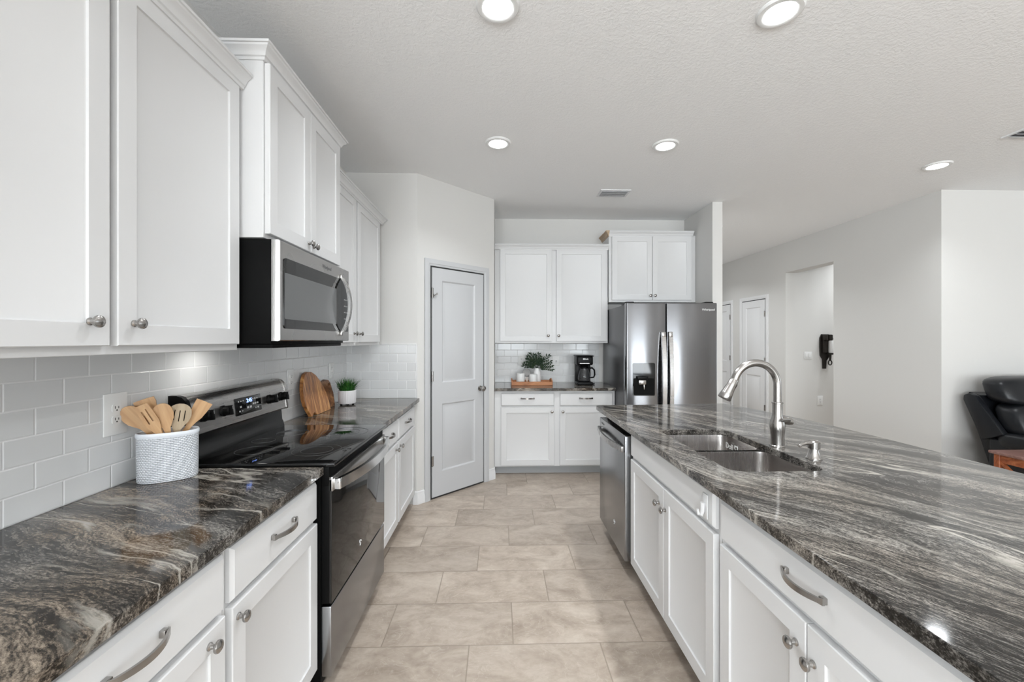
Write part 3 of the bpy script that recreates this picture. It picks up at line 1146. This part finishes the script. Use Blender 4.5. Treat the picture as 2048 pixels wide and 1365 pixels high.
fhandle(.352, d1)
fhandle(.421, d2)
b = B()
b.plate(rrect(.062, .278, .875, 1.192, .014), [], .004, lambda u, v, w: (u, -.900 - w, v))
ds = link('dispenser', b, M['black_gloss'], d1)
b = B()
b.plate(rrect(.070, .270, .883, 1.045, .010), [], .001, lambda u, v, w: (u, -.904 - w, v))
link('dispenser_recess', b, M['black_matte'], ds)
b = B()
b.box(.115, .185, -.925, -.904, .985, 1.028, .004, 2).box(.163, .173, -.920, -.906, .938, .986, .002, 2)
link('dispenser_paddle', b, M['nickel'], ds)
b = B()
b.box(.10, .20, -.935, -.904, 1.035, 1.065, .004, 2)
link('dispenser_chute', b, M['black'], ds)
text('lettering', 'Whirlpool', .030, (.80, -.9006, 1.705), M['plastic'], d2)
for x in (.05, .83):
    b = B()
    b.box(x - .04, x + .04, -.86, -.70, 1.755, 1.785, .006, 2)
    link('hinge_cover', b, M['black'], fr)

# ------------------------------------------------------------------ crock and utensils
CKX, CKY = -1.192, 1.545
cr = thing('utensil_crock', 'white oval ceramic crock with woven relief holding wooden utensils', 'crock', (CKX, CKY, .914), math.radians(33))


def sup(a, bb, n=64, e=2.5):
    out = []
    for i in range(n):
        t = 2 * PI * i / n
        c_, s_ = math.cos(t), math.sin(t)
        out.append((a * math.copysign(abs(c_) ** (2 / e), c_), bb * math.copysign(abs(s_) ** (2 / e), s_)))
    return out


b = B()
uvl = b.m.loops.layers.uv.new('UVMap')
lp = []
for s_, z in ((.94, 0), (.975, .004), (.985, .012), (1.0, .158)):
    lp.append([Vector((x * s_, y * s_, z)) for x, y in sup(.088, .058)])
vs = [[b.m.verts.new(p) for p in l_] for l_ in lp]
for r0, r1 in zip(vs, vs[1:]):
    for i in range(64):
        j = (i + 1) % 64
        f = b.m.faces.new((r0[i], r0[j], r1[j], r1[i]))
        for lpp, u in zip(f.loops, (i, i + 1, i + 1, i)):
            lpp[uvl].uv = (u / 64, lpp.vert.co.z / .158)
b.m.faces.new(vs[0][::-1])
link('body', b, M['woven'], cr)
b = B()
lp = []
for s_, z in ((1.0, .156), (1.025, .160), (1.03, .168), (1.0, .173), (.955, .170), (.94, .160), (.93, .010)):
    lp.append([Vector((x * s_, y * s_, z)) for x, y in sup(.088, .058)])
b.rings(lp, False, True)
link('rim', b, mat('crock_glaze', (.76, .79, .84), .3), cr)


def ray_pt(px, py, y):
    """world point at depth y seen at photo pixel (px, py)"""
    th = math.atan2(24, 840)
    a, v_ = (px - 1024) / 840, -(py - 681) / 840
    d = Vector((a * math.cos(th) + math.sin(th), -a * math.sin(th) + math.cos(th), v_))
    return Vector((0, 0, 1.41)) + d * (y / d.y)


CKU = Vector((math.cos(math.radians(33)), math.sin(math.radians(33)), 0))
CKV = Vector((-CKU.y, CKU.x, 0))


def utensil(name, label, px, lane, bu, prof, m, slots=(), t=.006, cup=0.0):
    """flat wooden tool standing in a plane parallel to the crock's long side; prof = [(s, halfwidth)] from the tip down"""
    o0 = Vector((CKX, CKY, 0)) + CKV * lane
    eye = Vector((0, 0, 1.41))
    d = ray_pt(px[0], px[1], 1.0) - eye
    tip = eye + d * ((o0 - eye).dot(CKV) / d.dot(CKV))
    base = o0 + CKU * bu + Vector((0, 0, .936))
    L = (tip - base).length
    zax = (tip - base).normalized()
    xax = CKV.cross(zax)
    R = Matrix((xax, CKV, zax)).transposed().to_4x4()
    pts = [(-w, L - s) for s, w in prof] + [(-.006, .0)] + [(.006, .0)] + [(w, L - s) for s, w in prof[::-1]]
    hs = [[(x0, L - s0), (x0, L - s1), (x1, L - s1), (x1, L - s0)] for x0, x1, s0, s1 in slots]
    b = B()
    b.plate(pts, hs, t, lambda u, v, w: (u, -w + t / 2 - cup * u * u * 60 * max(0, min(1, (v - L + .11) / .05)), v))
    o = link(name, b, m, None, True, 40)
    o.matrix_world = Matrix.Translation(base) @ R
    return tag(o, label, 'utensil', 'wooden utensils in the crock')


SPOON = [(0, .004), (.003, .013), (.010, .021), (.022, .027), (.040, .029), (.058, .026), (.074, .018), (.088, .011), (.105, .008), (.16, .007)]
SPAT = [(0, .001), (.001, .027), (.03, .025), (.06, .021), (.082, .013), (.10, .009), (.16, .007)]
utensil('wooden_spoon', 'wooden spoon leaning furthest over toward the double outlet', (247, 816), .006, .052, SPOON, M['bamboo'], cup=.004, t=.007)
utensil('slotted_turner', 'wooden turner with two long slots leaning toward the outlet', (281, 811), -.036, .050, [(0, .001), (.001, .017), (.03, .020), (.07, .021), (.09, .016), (.11, .009), (.17, .007)], M['bamboo'], slots=((-.010, -.006, .022, .072), (.003, .007, .018, .066)))
utensil('wooden_paddle', 'square-ended thick wooden paddle standing at the back of the crock', (287, 799), .037, .020, [(0, .001), (.001, .029), (.02, .030), (.024, .028), (.075, .022), (.10, .012), (.17, .008)], M['bamboo'], t=.015)
utensil('wooden_spoon', 'upright wooden spoon with a plain bowl in the middle of the crock', (321, 808), -.022, .030, SPOON, M['bamboo'], cup=.004, t=.007)
utensil('slotted_spoon', 'round greyish wooden spoon with three slots', (363, 808), -.008, .004, [(0, .006), (.003, .016), (.010, .026), (.022, .033), (.042, .035), (.062, .030), (.08, .018), (.095, .010), (.12, .008), (.17, .007)], M['bamboo_dark'], slots=((-.0165, -.0135, .022, .060), (-.0015, .0015, .024, .064), (.0135, .0165, .024, .062)))
utensil('wooden_spatula', 'flat wooden spatula leaning toward the range controls', (410, 803), .020, -.030, SPAT, M['bamboo'])

# ------------------------------------------------------------------ outlets and switches


def outlet(label, loc, rz, w=.072, h=.118, kind='outlet', group='white wall plates'):
    r = thing('wall_outlet' if kind == 'outlet' else 'light_switch', label, 'outlet' if kind == 'outlet' else 'switch', loc, rz, group)
    b = B()
    b.box(-w / 2, w / 2, -.006, 0, -h / 2, h / 2, .003, 2)
    link('cover_plate', b, M['plastic'], r)
    if kind == 'outlet':
        for z in (-.0195, .0195):
            b = B()
            b.plate(rrect(-.0165, .0165, z - .014, z + .014, .008), [], .0025, lambda u, v, q: (u, -.006 - q, v))
            s_ = link('socket', b, M['plastic'], r)
            b = B()
            b.box(-.0075, -.0055, -.0092, -.008, z - .001, z + .008).box(.0055, .0075, -.0092, -.008, z - .001, z + .0065)
            b.lathe([(.0026, .008), (.0026, .0092)], 10, Matrix.Translation((0, 0, z - .0065)) @ TOFRONT)
            link('slot_shade', b, M['dark'], s_)  # dark pieces stand in for shade inside the socket slots
    elif kind == 'switch2':
        for x in (-.024, .024):
            b = B()
            b.box(x - .017, x + .017, -.010, -.005, -.033, .033, .002, 2)
            link('rocker', b, M['plastic'], r)
    else:
        b = B()
        b.box(-.017, .017, -.009, -.005, -.033, .033, .002, 2)
        link('rocker', b, M['plastic'], r)
        b = B()
        b.box(-.004, .004, -.0105, -.008, -.012, .004, .001, 1)
        link('button', b, M['dark'], r)
    return r


XT = XL + .008
outlet('white double outlet on the tile behind the wooden utensils', (XT, 1.462, 1.160), RL, .088, .142)
outlet('white outlet between the range control panel and the cutting boards', (XT, 2.655, 1.166), RL, .08, .128)
outlet('white outlet plate above the potted grass on the side wall tile', (XT, 3.285, 1.175), RL, .08, .12)
outlet('white outlet beside the vase greenery on the back tile, toward the pantry', (.255, 4.952, 1.168), 0, .085, .112)
outlet('white single-button switch plate between the vase greenery and coffee maker', (.662, 4.952, 1.168), 0, .082, .116, 'button')
outlet('white outlet low on the passage wall under the dark ornament', (4.745, 6.10, .515), 0, .085, .14)
outlet('white two-rocker switch on the passage wall beside the dark ornament', (4.565, 6.10, 1.185), 0, .118, .112, 'switch2')

# ------------------------------------------------------------------ cutting boards, potted grass
cbd = thing('cutting_board', 'rounded live-edge acacia cutting board leaning on the tile', 'cutting board', (-1.235, 2.85, .916))
out = [(-.125, .012), (-.120, .0), (-.098, .0), (-.085, .016), (-.065, .022), (-.045, .012), (-.03, .0), (.21, .0), (.205, .06), (.19, .12), (.16, .175), (.12, .225), (.07, .268), (.01, .295), (-.04, .299), (-.09, .285), (-.135, .245), (-.165, .19), (-.178, .13), (-.172, .085), (-.15, .045)]
b = B()
out = [(u * .93 + .004, v * .95) for u, v in out]
b.plate(out, [], .022, lambda u, v, w: (w - .20 * v, u, v))
bd = link('board', b, M['acacia'], cbd, True, 30)
cb2 = thing('cutting_board', 'small dark block-pattern cutting board behind the acacia board, beside the potted grass', 'cutting board', (-1.266, 3.085, .916))
out = [(-.10, 0), (.128, 0), (.136, .04), (.140, .10), (.128, .125), (.118, .17), (.090, .198), (.04, .205), (-.10, .17)]
hole = [(.088 + .012 * math.cos(t * PI / 6), .165 + .010 * math.sin(t * PI / 6)) for t in range(12)]
b = B()
b.plate(out, [hole], .018, lambda u, v, w: (w - .17 * v, u, v))
link('board', b, M['walnut'], cb2, True, 30)

pl = thing('potted_grass', 'green grass plant in a ribbed white footed pot', 'plant', (-1.176, 3.268, .914))


def lathe_uv(prof, seg):
    b = B()
    uvl = b.m.loops.layers.uv.new('UVMap')
    vs = [[b.m.verts.new((r * math.cos(2 * PI * i / seg), r * math.sin(2 * PI * i / seg), z)) for i in range(seg)] for r, z in prof]
    for r0, r1 in zip(vs, vs[1:]):
        for i in range(seg):
            j = (i + 1) % seg
            f = b.m.faces.new((r0[i], r0[j], r1[j], r1[i]))
            for l_, u in zip(f.loops, (i, i + 1, i + 1, i)):
                l_[uvl].uv = (u / seg, l_.vert.co.z)
    b.m.faces.new(vs[0][::-1])
    b.m.faces.new(vs[-1])
    return b


link('pot', lathe_uv([(.050, .010), (.060, .012), (.065, .02), (.066, .108), (.063, .112), (.058, .111), (.056, .095)], 48), M['ribbed'], pl)
for a in (0.4, 2.0, 3.6, 5.2):
    b = B()
    b.lathe([(.008, 0), (.010, .012)], 10, Matrix.Translation((.042 * math.cos(a), .042 * math.sin(a), 0)))
    link('foot', b, M['black'], pl)
b = B()
for i in range(300):
    a = random.uniform(0, 2 * PI)
    r = .050 * math.sqrt(random.random())
    h = random.uniform(.055, .120)
    lean = random.uniform(.25, 1.0) * (r / .05) + random.uniform(0, .2)
    w = random.uniform(.0025, .0042)
    d = Vector((math.cos(a + random.uniform(-.5, .5)), math.sin(a + random.uniform(-.5, .5)), 0))
    s_ = Vector((-d.y, d.x, 0))
    p0 = Vector((r * math.cos(a), r * math.sin(a), .098))
    prev = None
    for k_ in range(5):
        t = k_ / 4
        p = p0 + d * (lean * .085 * t ** 1.6) + Vector((0, 0, h * t * (1 - .18 * lean * t)))
        p.x = max(p.x, -.078)
        ww = w * (1 - t) ** .7 + .0003
        cur = (b.m.verts.new(p - s_ * ww), b.m.verts.new(p + s_ * ww))
        if prev:
            b.m.faces.new((prev[0], prev[1], cur[1], cur[0]))
        prev = cur
link('foliage', b, M['leaf'], pl, recalc=False)

# ------------------------------------------------------------------ tray set on the back worktop
BZ = .914
ty = thing('serving_tray', 'wooden serving tray on the back worktop holding candles and a vase', 'tray', (.352, 4.675, BZ))
b = B()
b.box(-.22, .22, -.075, .12, 0, .010)
link('bottom', b, M['tray'], ty)
b = B()
b.box(-.22, .22, -.085, -.073, 0, .042, .002, 1)
link('side', b, M['tray'], ty)
b = B()
b.box(-.22, .22, .118, .13, 0, .042, .002, 1)
link('side', b, M['tray'], ty)
for x in (-.226, .214):
    b = B()
    b.box(x, x + .012, -.085, .13, 0, .055, .003, 2)
    b.tube([(x + .006, -.025, .052), (x + .006, .0, .066), (x + .006, .045, .066), (x + .006, .07, .052)], .006, 8)
    link('tray_end', b, M['tray'], ty)


def candle(label, x, y, r, h):
    c_ = thing('pillar_candle', label, 'candle', (x, y, BZ + .010), 0, 'white candles on the tray')
    b = B()
    b.lathe([(r * .96, 0), (r, .003), (r, h - .004), (r * .96, h), (r * .85, h - .003), (.0005, h - .005)], 32, cap=False)
    link('body', b, M['candle'], c_)
    b = B()
    b.tube([(0, 0, h - .006), (.001, 0, h + .004)], .0012, 6)
    link('wick', b, M['dark'], c_)


candle('taller white candle on the tray, toward the pantry door', .228, 4.668, .047, .118)
candle('shorter white candle on the tray, just in front of the vase', .368, 4.645, .046, .110)
sbt = thing('small_bottle', 'tiny pinkish bottle standing between the two candles', 'bottle', (.302, 4.70, BZ + .010))
b = B()
b.lathe([(.014, 0), (.016, .004), (.016, .045), (.008, .058), (.007, .075), (.0004, .076)], 20, cap=False)
link('body', b, mat('bottle_body', (.62, .55, .50), .3), sbt)
b = B()
b.lathe([(.0164, .012), (.0164, .038)], 20, cap=False)
link('sticker', b, M['amber'], sbt)
stn = tag(link('stone_disc', B().lathe([(.0005, -.007), (.042, -.006), (.046, 0), (.042, .006), (.0005, .007)], 32, Matrix.Rotation(math.radians(74), 4, 'X'), cap=False), M['agate'], None), 'round grey stone disc propped behind the tray against the vase', 'ornament')
stn.location = (.305, 4.820, BZ + .125)
# stand for the disc so that it rests on the tray
b = B()
b.box(-.03, .03, -.02, .03, -.115, -.05, .004, 1)
b.box(-.012, .012, .004, .012, -.06, .02, .002, 1)
tag(link('disc_stand', b, M['candle'], stn), 'white stand')
vs_ = thing('flower_vase', 'white vase with dark olive greenery on the tray', 'vase', (.418, 4.745, BZ + .010))
b = B()
b.lathe([(.036, 0), (.044, .006), (.046, .06), (.040, .12), (.026, .155), (.022, .17), (.0235, .172), (.020, .168), (.02, .15)], 32)
link('body', b, M['ceramic'], vs_)
b = B()
b2 = B()
for i in range(13):
    ax = -1.1 + 2.35 * i / 12 + random.uniform(-.08, .08)
    ay = random.uniform(-.5, .35)
    L = random.uniform(.125, .20) * (1.05 if abs(ax) < 1.05 else .9)
    d0 = Vector((math.sin(ax) * .9, ay * .6, max(.12, math.cos(ax)))).normalized()
    st = []
    for k_ in range(9):
        t = k_ / 8
        st.append(Vector((0, 0, .165)) + d0 * (L * t) + Vector((math.sin(ax) * .03 * t * t, 0, -.045 * t * t * abs(math.sin(ax)))))
    b2.tube(st, .0016, 5)
    for k_ in range(2, 9):
        for sg in (-1, 1):
            p = st[k_]
            d = (st[k_] - st[k_ - 1]).normalized()
            sd_ = d.cross(Vector((0, 1, 0))).normalized() * sg
            ld = (d * .75 + sd_ * .75 + Vector((0, random.uniform(-.4, .4), 0))).normalized()
            if k_ == 8 and sg == 1:
                ld = d
            ll = random.uniform(.034, .05)
            wv = ld.cross(Vector((random.uniform(-.3, .3), 1, random.uniform(-.3, .3)))).normalized()
            nb = ld.cross(wv) * .002
            q0, q1, q2 = p, p + ld * ll * .5, p + ld * ll
            f0 = [q0, q1 + wv * .0085 + nb, q2, q1 - wv * .0085 + nb]
            b.face(f0)
link('foliage', b, M['olive'], vs_, recalc=False)
link('stem', b2, M['olive'], vs_)

# ------------------------------------------------------------------ coffee maker
cm = thing('coffee_maker', 'black drip coffee maker with glass carafe on the back worktop', 'coffee maker', (.938, 4.70, BZ))
b = B()
b.box(-.085, .085, -.11, .10, 0, .035, .008, 3)
link('base', b, M['black'], cm)
b = B()
b.box(-.085, .085, .02, .10, .03, .24, .008, 3)
link('water_tank', b, M['black'], cm)
b = B()
b.box(-.088, .088, -.10, .10, .222, .318, .014, 3)
b.lathe([(.045, .20), (.06, .225)], 28, Matrix.Translation((0, -.03, 0)))
hs_ = link('brew_head', b, M['black'], cm)
text('lettering', 'BELLA', .022, (.005, -.1012, .288), M['plastic'], hs_, bold=.0006)
b = B()
b.box(-.094, .094, -.108, .104, .316, .328, .005, 2)
link('lid', b, M['black'], cm)
b = B()
b.box(-.06, .045, -.1035, -.099, .238, .244)
link('trim_strip', b, M['nickel'], hs_)
b = B()
b.lathe([(.052, .037), (.064, .045), (.068, .075), (.064, .115), (.052, .155), (.046, .175), (.046, .185), (.043, .185), (.043, .172), (.049, .150), (.061, .113), (.065, .075), (.061, .048), (.0005, .042)], 36, Matrix.Translation((0, -.035, 0)), cap=False)
cf = link('carafe', b, M['glass'], cm)
b = B()
b.lathe([(.048, .182), (.049, .196), (.03, .204), (.0005, .205)], 28, Matrix.Translation((0, -.035, 0)), cap=False)
link('carafe_lid', b, M['black'], cf)
b = B()
b.tube([(.045, -.045, .182), (.085, -.06, .190), (.108, -.068, .165), (.112, -.07, .115), (.102, -.066, .085), (.066, -.05, .078)], [.010, .010, .010, .009, .008, .006], 10)
link('carafe_handle', b, M['black'], cf)
b = B()
b.tube([(.08, .09, .02), (.10, .06, .012), (.112, .03, .006), (.125, .01, .006), (.105, -.005, .006), (.118, -.03, .014)], .004, 8)
link('power_cord', b, M['black'], cm)

# ------------------------------------------------------------------ hall ornament
wo = thing('wall_ornament', 'dark bronze hanging ornament with a white cylinder on the passage wall', 'ornament', (4.81, 6.10, 1.245))
b = B()
b.plate([(-.075, .06), (-.07, -.06), (-.035, -.12), (-.03, -.255), (.015, -.255), (.02, -.14), (.075, -.06), (.08, .20), (.05, .255), (-.05, .255), (-.075, .20)], [], .022, XZY)
link('back_plate', b, M['bronze'], wo)
b = B()
b.box(-.055, .0, -.085, -.02, .16, .25, .012, 2).box(.012, .07, -.085, -.02, .16, .25, .012, 2).box(-.05, .02, -.055, -.02, -.02, .17, .008, 2)
link('housing', b, M['bronze'], wo)
b = B()
b.lathe([(.032, -.02), (.034, 0), (.034, .15), (.03, .16)], 20, Matrix.Translation((.055, -.065, 0)))
link('cylinder', b, M['plastic'], wo)
b = B()
b.lathe([(.02, -.05), (.045, -.035), (.045, -.022)], 20, Matrix.Translation((.055, -.065, 0)))
b.tube([(.05 + .026 * math.cos(t * PI / 8), -.05, -.165 + .034 * math.sin(t * PI / 8)) for t in range(17)], .008, 8).tube([(.052, -.055, -.05), (.05, -.05, -.14)], .014, 8)
link('ring_holder', b, M['bronze'], wo)
b = B()
b.tube([(.07, -.06, .22), (.098, -.06, .17), (.105, -.06, .10), (.098, -.06, .02), (.085, -.06, -.03)], .003, 6)
link('wire', b, M['bronze'], wo)

# ------------------------------------------------------------------ leather sofa


def superq(c, h, e=.35, n=18, m_=28):
    b = B()
    sg = lambda v, p: math.copysign(abs(v) ** p, v)
    lp = []
    for i in range(1, n):
        t = -PI / 2 + PI * i / n
        lp.append([Vector((c[0] + h[0] * sg(math.cos(t), e) * sg(math.cos(2 * PI * j / m_), e), c[1] + h[1] * sg(math.cos(t), e) * sg(math.sin(2 * PI * j / m_), e), c[2] + h[2] * sg(math.sin(t), e))) for j in range(m_)])
    b.rings(lp)
    return b


so = thing('leather_sofa', 'black leather reclining sofa against the living room wall', 'sofa', (4.3, 3.45, 0))
# local: x along the sofa, +y towards the wall
for x0 in (.0, 1.72):
    b = B()
    pr = [(.10, .56), (.185, .52), (.335, .86), (.33, .905), (.285, .925), (.24, .91), (.02, .60)]
    b.rings([[Vector((x, y, z)) for y, z in pr] for x in (x0, x0 + .06)])
    bmesh.ops.bevel(b.m, geom=b.m.edges[:], offset=.012, segments=2, profile=.5, affect='EDGES')
    link('back_wing', b, M['leather'], so)
b = B()
pr = [(.06, .30), (.17, .30), (.36, .88), (.33, .93), (.24, .91)]
b.rings([[Vector((x, y, z)) for y, z in pr] for x in (.06, 1.72)])
link('back_frame', b, M['leather'], so)
for i in range(2):
    x = .05 + .41 + i * .83
    s_ = superq((x, .10, .965), (.43, .125, .125), .5)
    for v in s_.m.verts:
        v.co.y += (v.co.z - .9) * .35
    link('head_cushion', s_, M['leather'], so)
    s_ = superq((x, .03, .72), (.41, .13, .155), .5)
    for v in s_.m.verts:
        v.co.y += (v.co.z - .72) * .35
    link('back_cushion', s_, M['leather'], so)
    link('seat', superq((x, -.34, .42), (.405, .36, .10), .4), M['leather'], so)
for x0 in (.012, 1.555):
    b = B()
    b.box(x0, x0 + .21, -.72, .14, .04, .55, .02, 3)
    link('arm', b, M['leather'], so)
    link('arm_pad', superq((x0 + .105, -.31, .545), (.125, .42, .075), .45), M['leather'], so)
b = B()
b.box(.22, 1.56, -.66, .16, .03, .33, .02, 2)
link('base', b, M['leather'], so)

# ------------------------------------------------------------------ end table
et = thing('end_table', 'reddish wooden end table with crossed side braces in front of the sofa', 'table', (3.83, 2.69, 0))
b = B()
b.box(0, .45, 0, .50, .528, .55, .004, 2)
link('table_top', b, M['tabletop'], et)
for x in (.02, .39):
    for y in (.02, .44):
        b = B()
        b.box(x, x + .04, y, y + .04, 0, .528, .003, 1)
        link('leg', b, M['mission'], et)
for x in (.03, .41):
    for z0, z1 in ((.465, .528), (.08, .12)):
        b = B()
        b.box(x - .002, x + .018, .06, .44, z0, z1)
        link('apron', b, M['mission'], et)
    for z0, z1 in ((.13, .465), (.465, .13)):
        b = B()
        b.tube([(x + .008, .06, z0), (x + .008, .44, z1)], .014, 4)
        link('cross_brace', b, M['mission'], et)
for y in (.03, .45):
    b = B()
    b.box(.06, .39, y, y + .02, .465, .528)
    link('apron', b, M['mission'], et)
b = B()
b.box(.05, .41, .05, .45, .12, .14)
link('lower_shelf', b, M['mission'], et)

# ------------------------------------------------------------------ ceiling lights and vents
lt = thing('recessed_light', 'round recessed ceiling light above the aisle beside the microwave cabinet', 'ceiling light', (-.009, 1.80, CE), 0, 'recessed ceiling lights')
b = B()
b.lathe([(.064, -.010), (.072, -.013), (.088, -.011), (.094, -.004), (.094, 0)], 40, cap=False)
link('trim_ring', b, M['plastic'], lt)
b = B()
b.lathe([(.067, -.0095), (.055, -.0135), (.035, -.0165), (.0005, -.018)], 40, cap=False)
link('lens', b, M['lens'], lt)
bd_ = bpy.data.lights.new('beam', 'AREA')
bd_.shape = 'DISK'
bd_.size = .12
bd_.energy = BEAM
bd_.spread = math.radians(130)
bd_.color = (.93, .97, 1)
bo = bpy.data.objects.new('beam', bd_)
bo.location = (0, 0, -.020)
C.objects.link(bo)
bo.parent = lt
for x, y, lb in ((1.22, 1.795, 'round recessed ceiling light above the sink faucet'),
                 (-.014, 3.05, 'recessed ceiling light above the aisle in front of the pantry door'),
                 (1.214, 3.05, 'recessed ceiling light above the island end facing the refrigerator'),
                 (3.58, 3.34, 'recessed ceiling light above the leather sofa corner'),
                 (.25, -.9, 'added unseen recessed light filling the kitchen from behind'),  # unseen lamp added as fill behind the viewpoint
                 (1.22, .55, 'recessed ceiling light over the near end of the island, out of view'),
                 (1.22, -1.9, 'added unseen recessed light filling from the dining side'),  # this and the next two: unseen lamps added as fill
                 (3.58, .5, 'added unseen recessed light filling the living area'),
                 (3.58, -2.6, 'added unseen recessed light filling from the rear of the room'),
                 (2.72, 5.25, 'added recessed light brightening the mouth of the hall, hidden by the refrigerator wall'),  # three hidden lamps added to brighten the hall walls
                 (3.15, 6.15, 'added recessed light brightening the middle of the hall, hidden by the refrigerator wall'),
                 (3.30, 7.3, 'added unseen recessed light brightening the far end of the hall'),
                 (5.2, 5.7, 'added unseen recessed light brightening the passage wall over the switch'),  # two hidden lamps added to brighten the passage wall
                 (5.95, 5.5, 'added unseen recessed light brightening the closed end of the side passage'),
                 (5.25, 5.1, 'recessed ceiling light in the side passage, out of view')):
    copy_tree(lt, (x, y, CE), 0, lb)


def vent(label, loc, w, d, n, rz=0.0):
    r = thing('ceiling_vent', label, 'vent', loc, rz, 'ceiling vents')
    b = B()
    b.box(-w / 2 + .015, w / 2 - .015, -d / 2 + .015, d / 2 - .015, -.004, 0)
    link('backing', b, M['ventdark'], r)
    b = B()
    b.plate([(-w / 2, -d / 2), (w / 2, -d / 2), (w / 2, d / 2), (-w / 2, d / 2)], [[(-w / 2 + .02, -d / 2 + .02), (w / 2 - .02, -d / 2 + .02), (w / 2 - .02, d / 2 - .02), (-w / 2 + .02, d / 2 - .02)]], .008, lambda u, v, q: (u, v, -q))
    link('frame', b, M['vent'], r)
    for i in range(n):
        y = -d / 2 + .03 + (d - .06) * i / (n - 1)
        b = B()
        b.box(-w / 2 + .02, w / 2 - .02, -.011, .011, -.001, .001, mtx=Matrix.Translation((0, y, -.008)) @ Matrix.Rotation(math.radians(35), 4, 'X'))
        link('louver', b, M['vent'], r)


vent('small white ceiling vent above the counter beside the refrigerator', (1.105, 4.06, CE), .29, .19, 6)
vent('white ceiling vent with dark slats at the living room side', (3.80, 2.72, CE), .52, .30, 7)
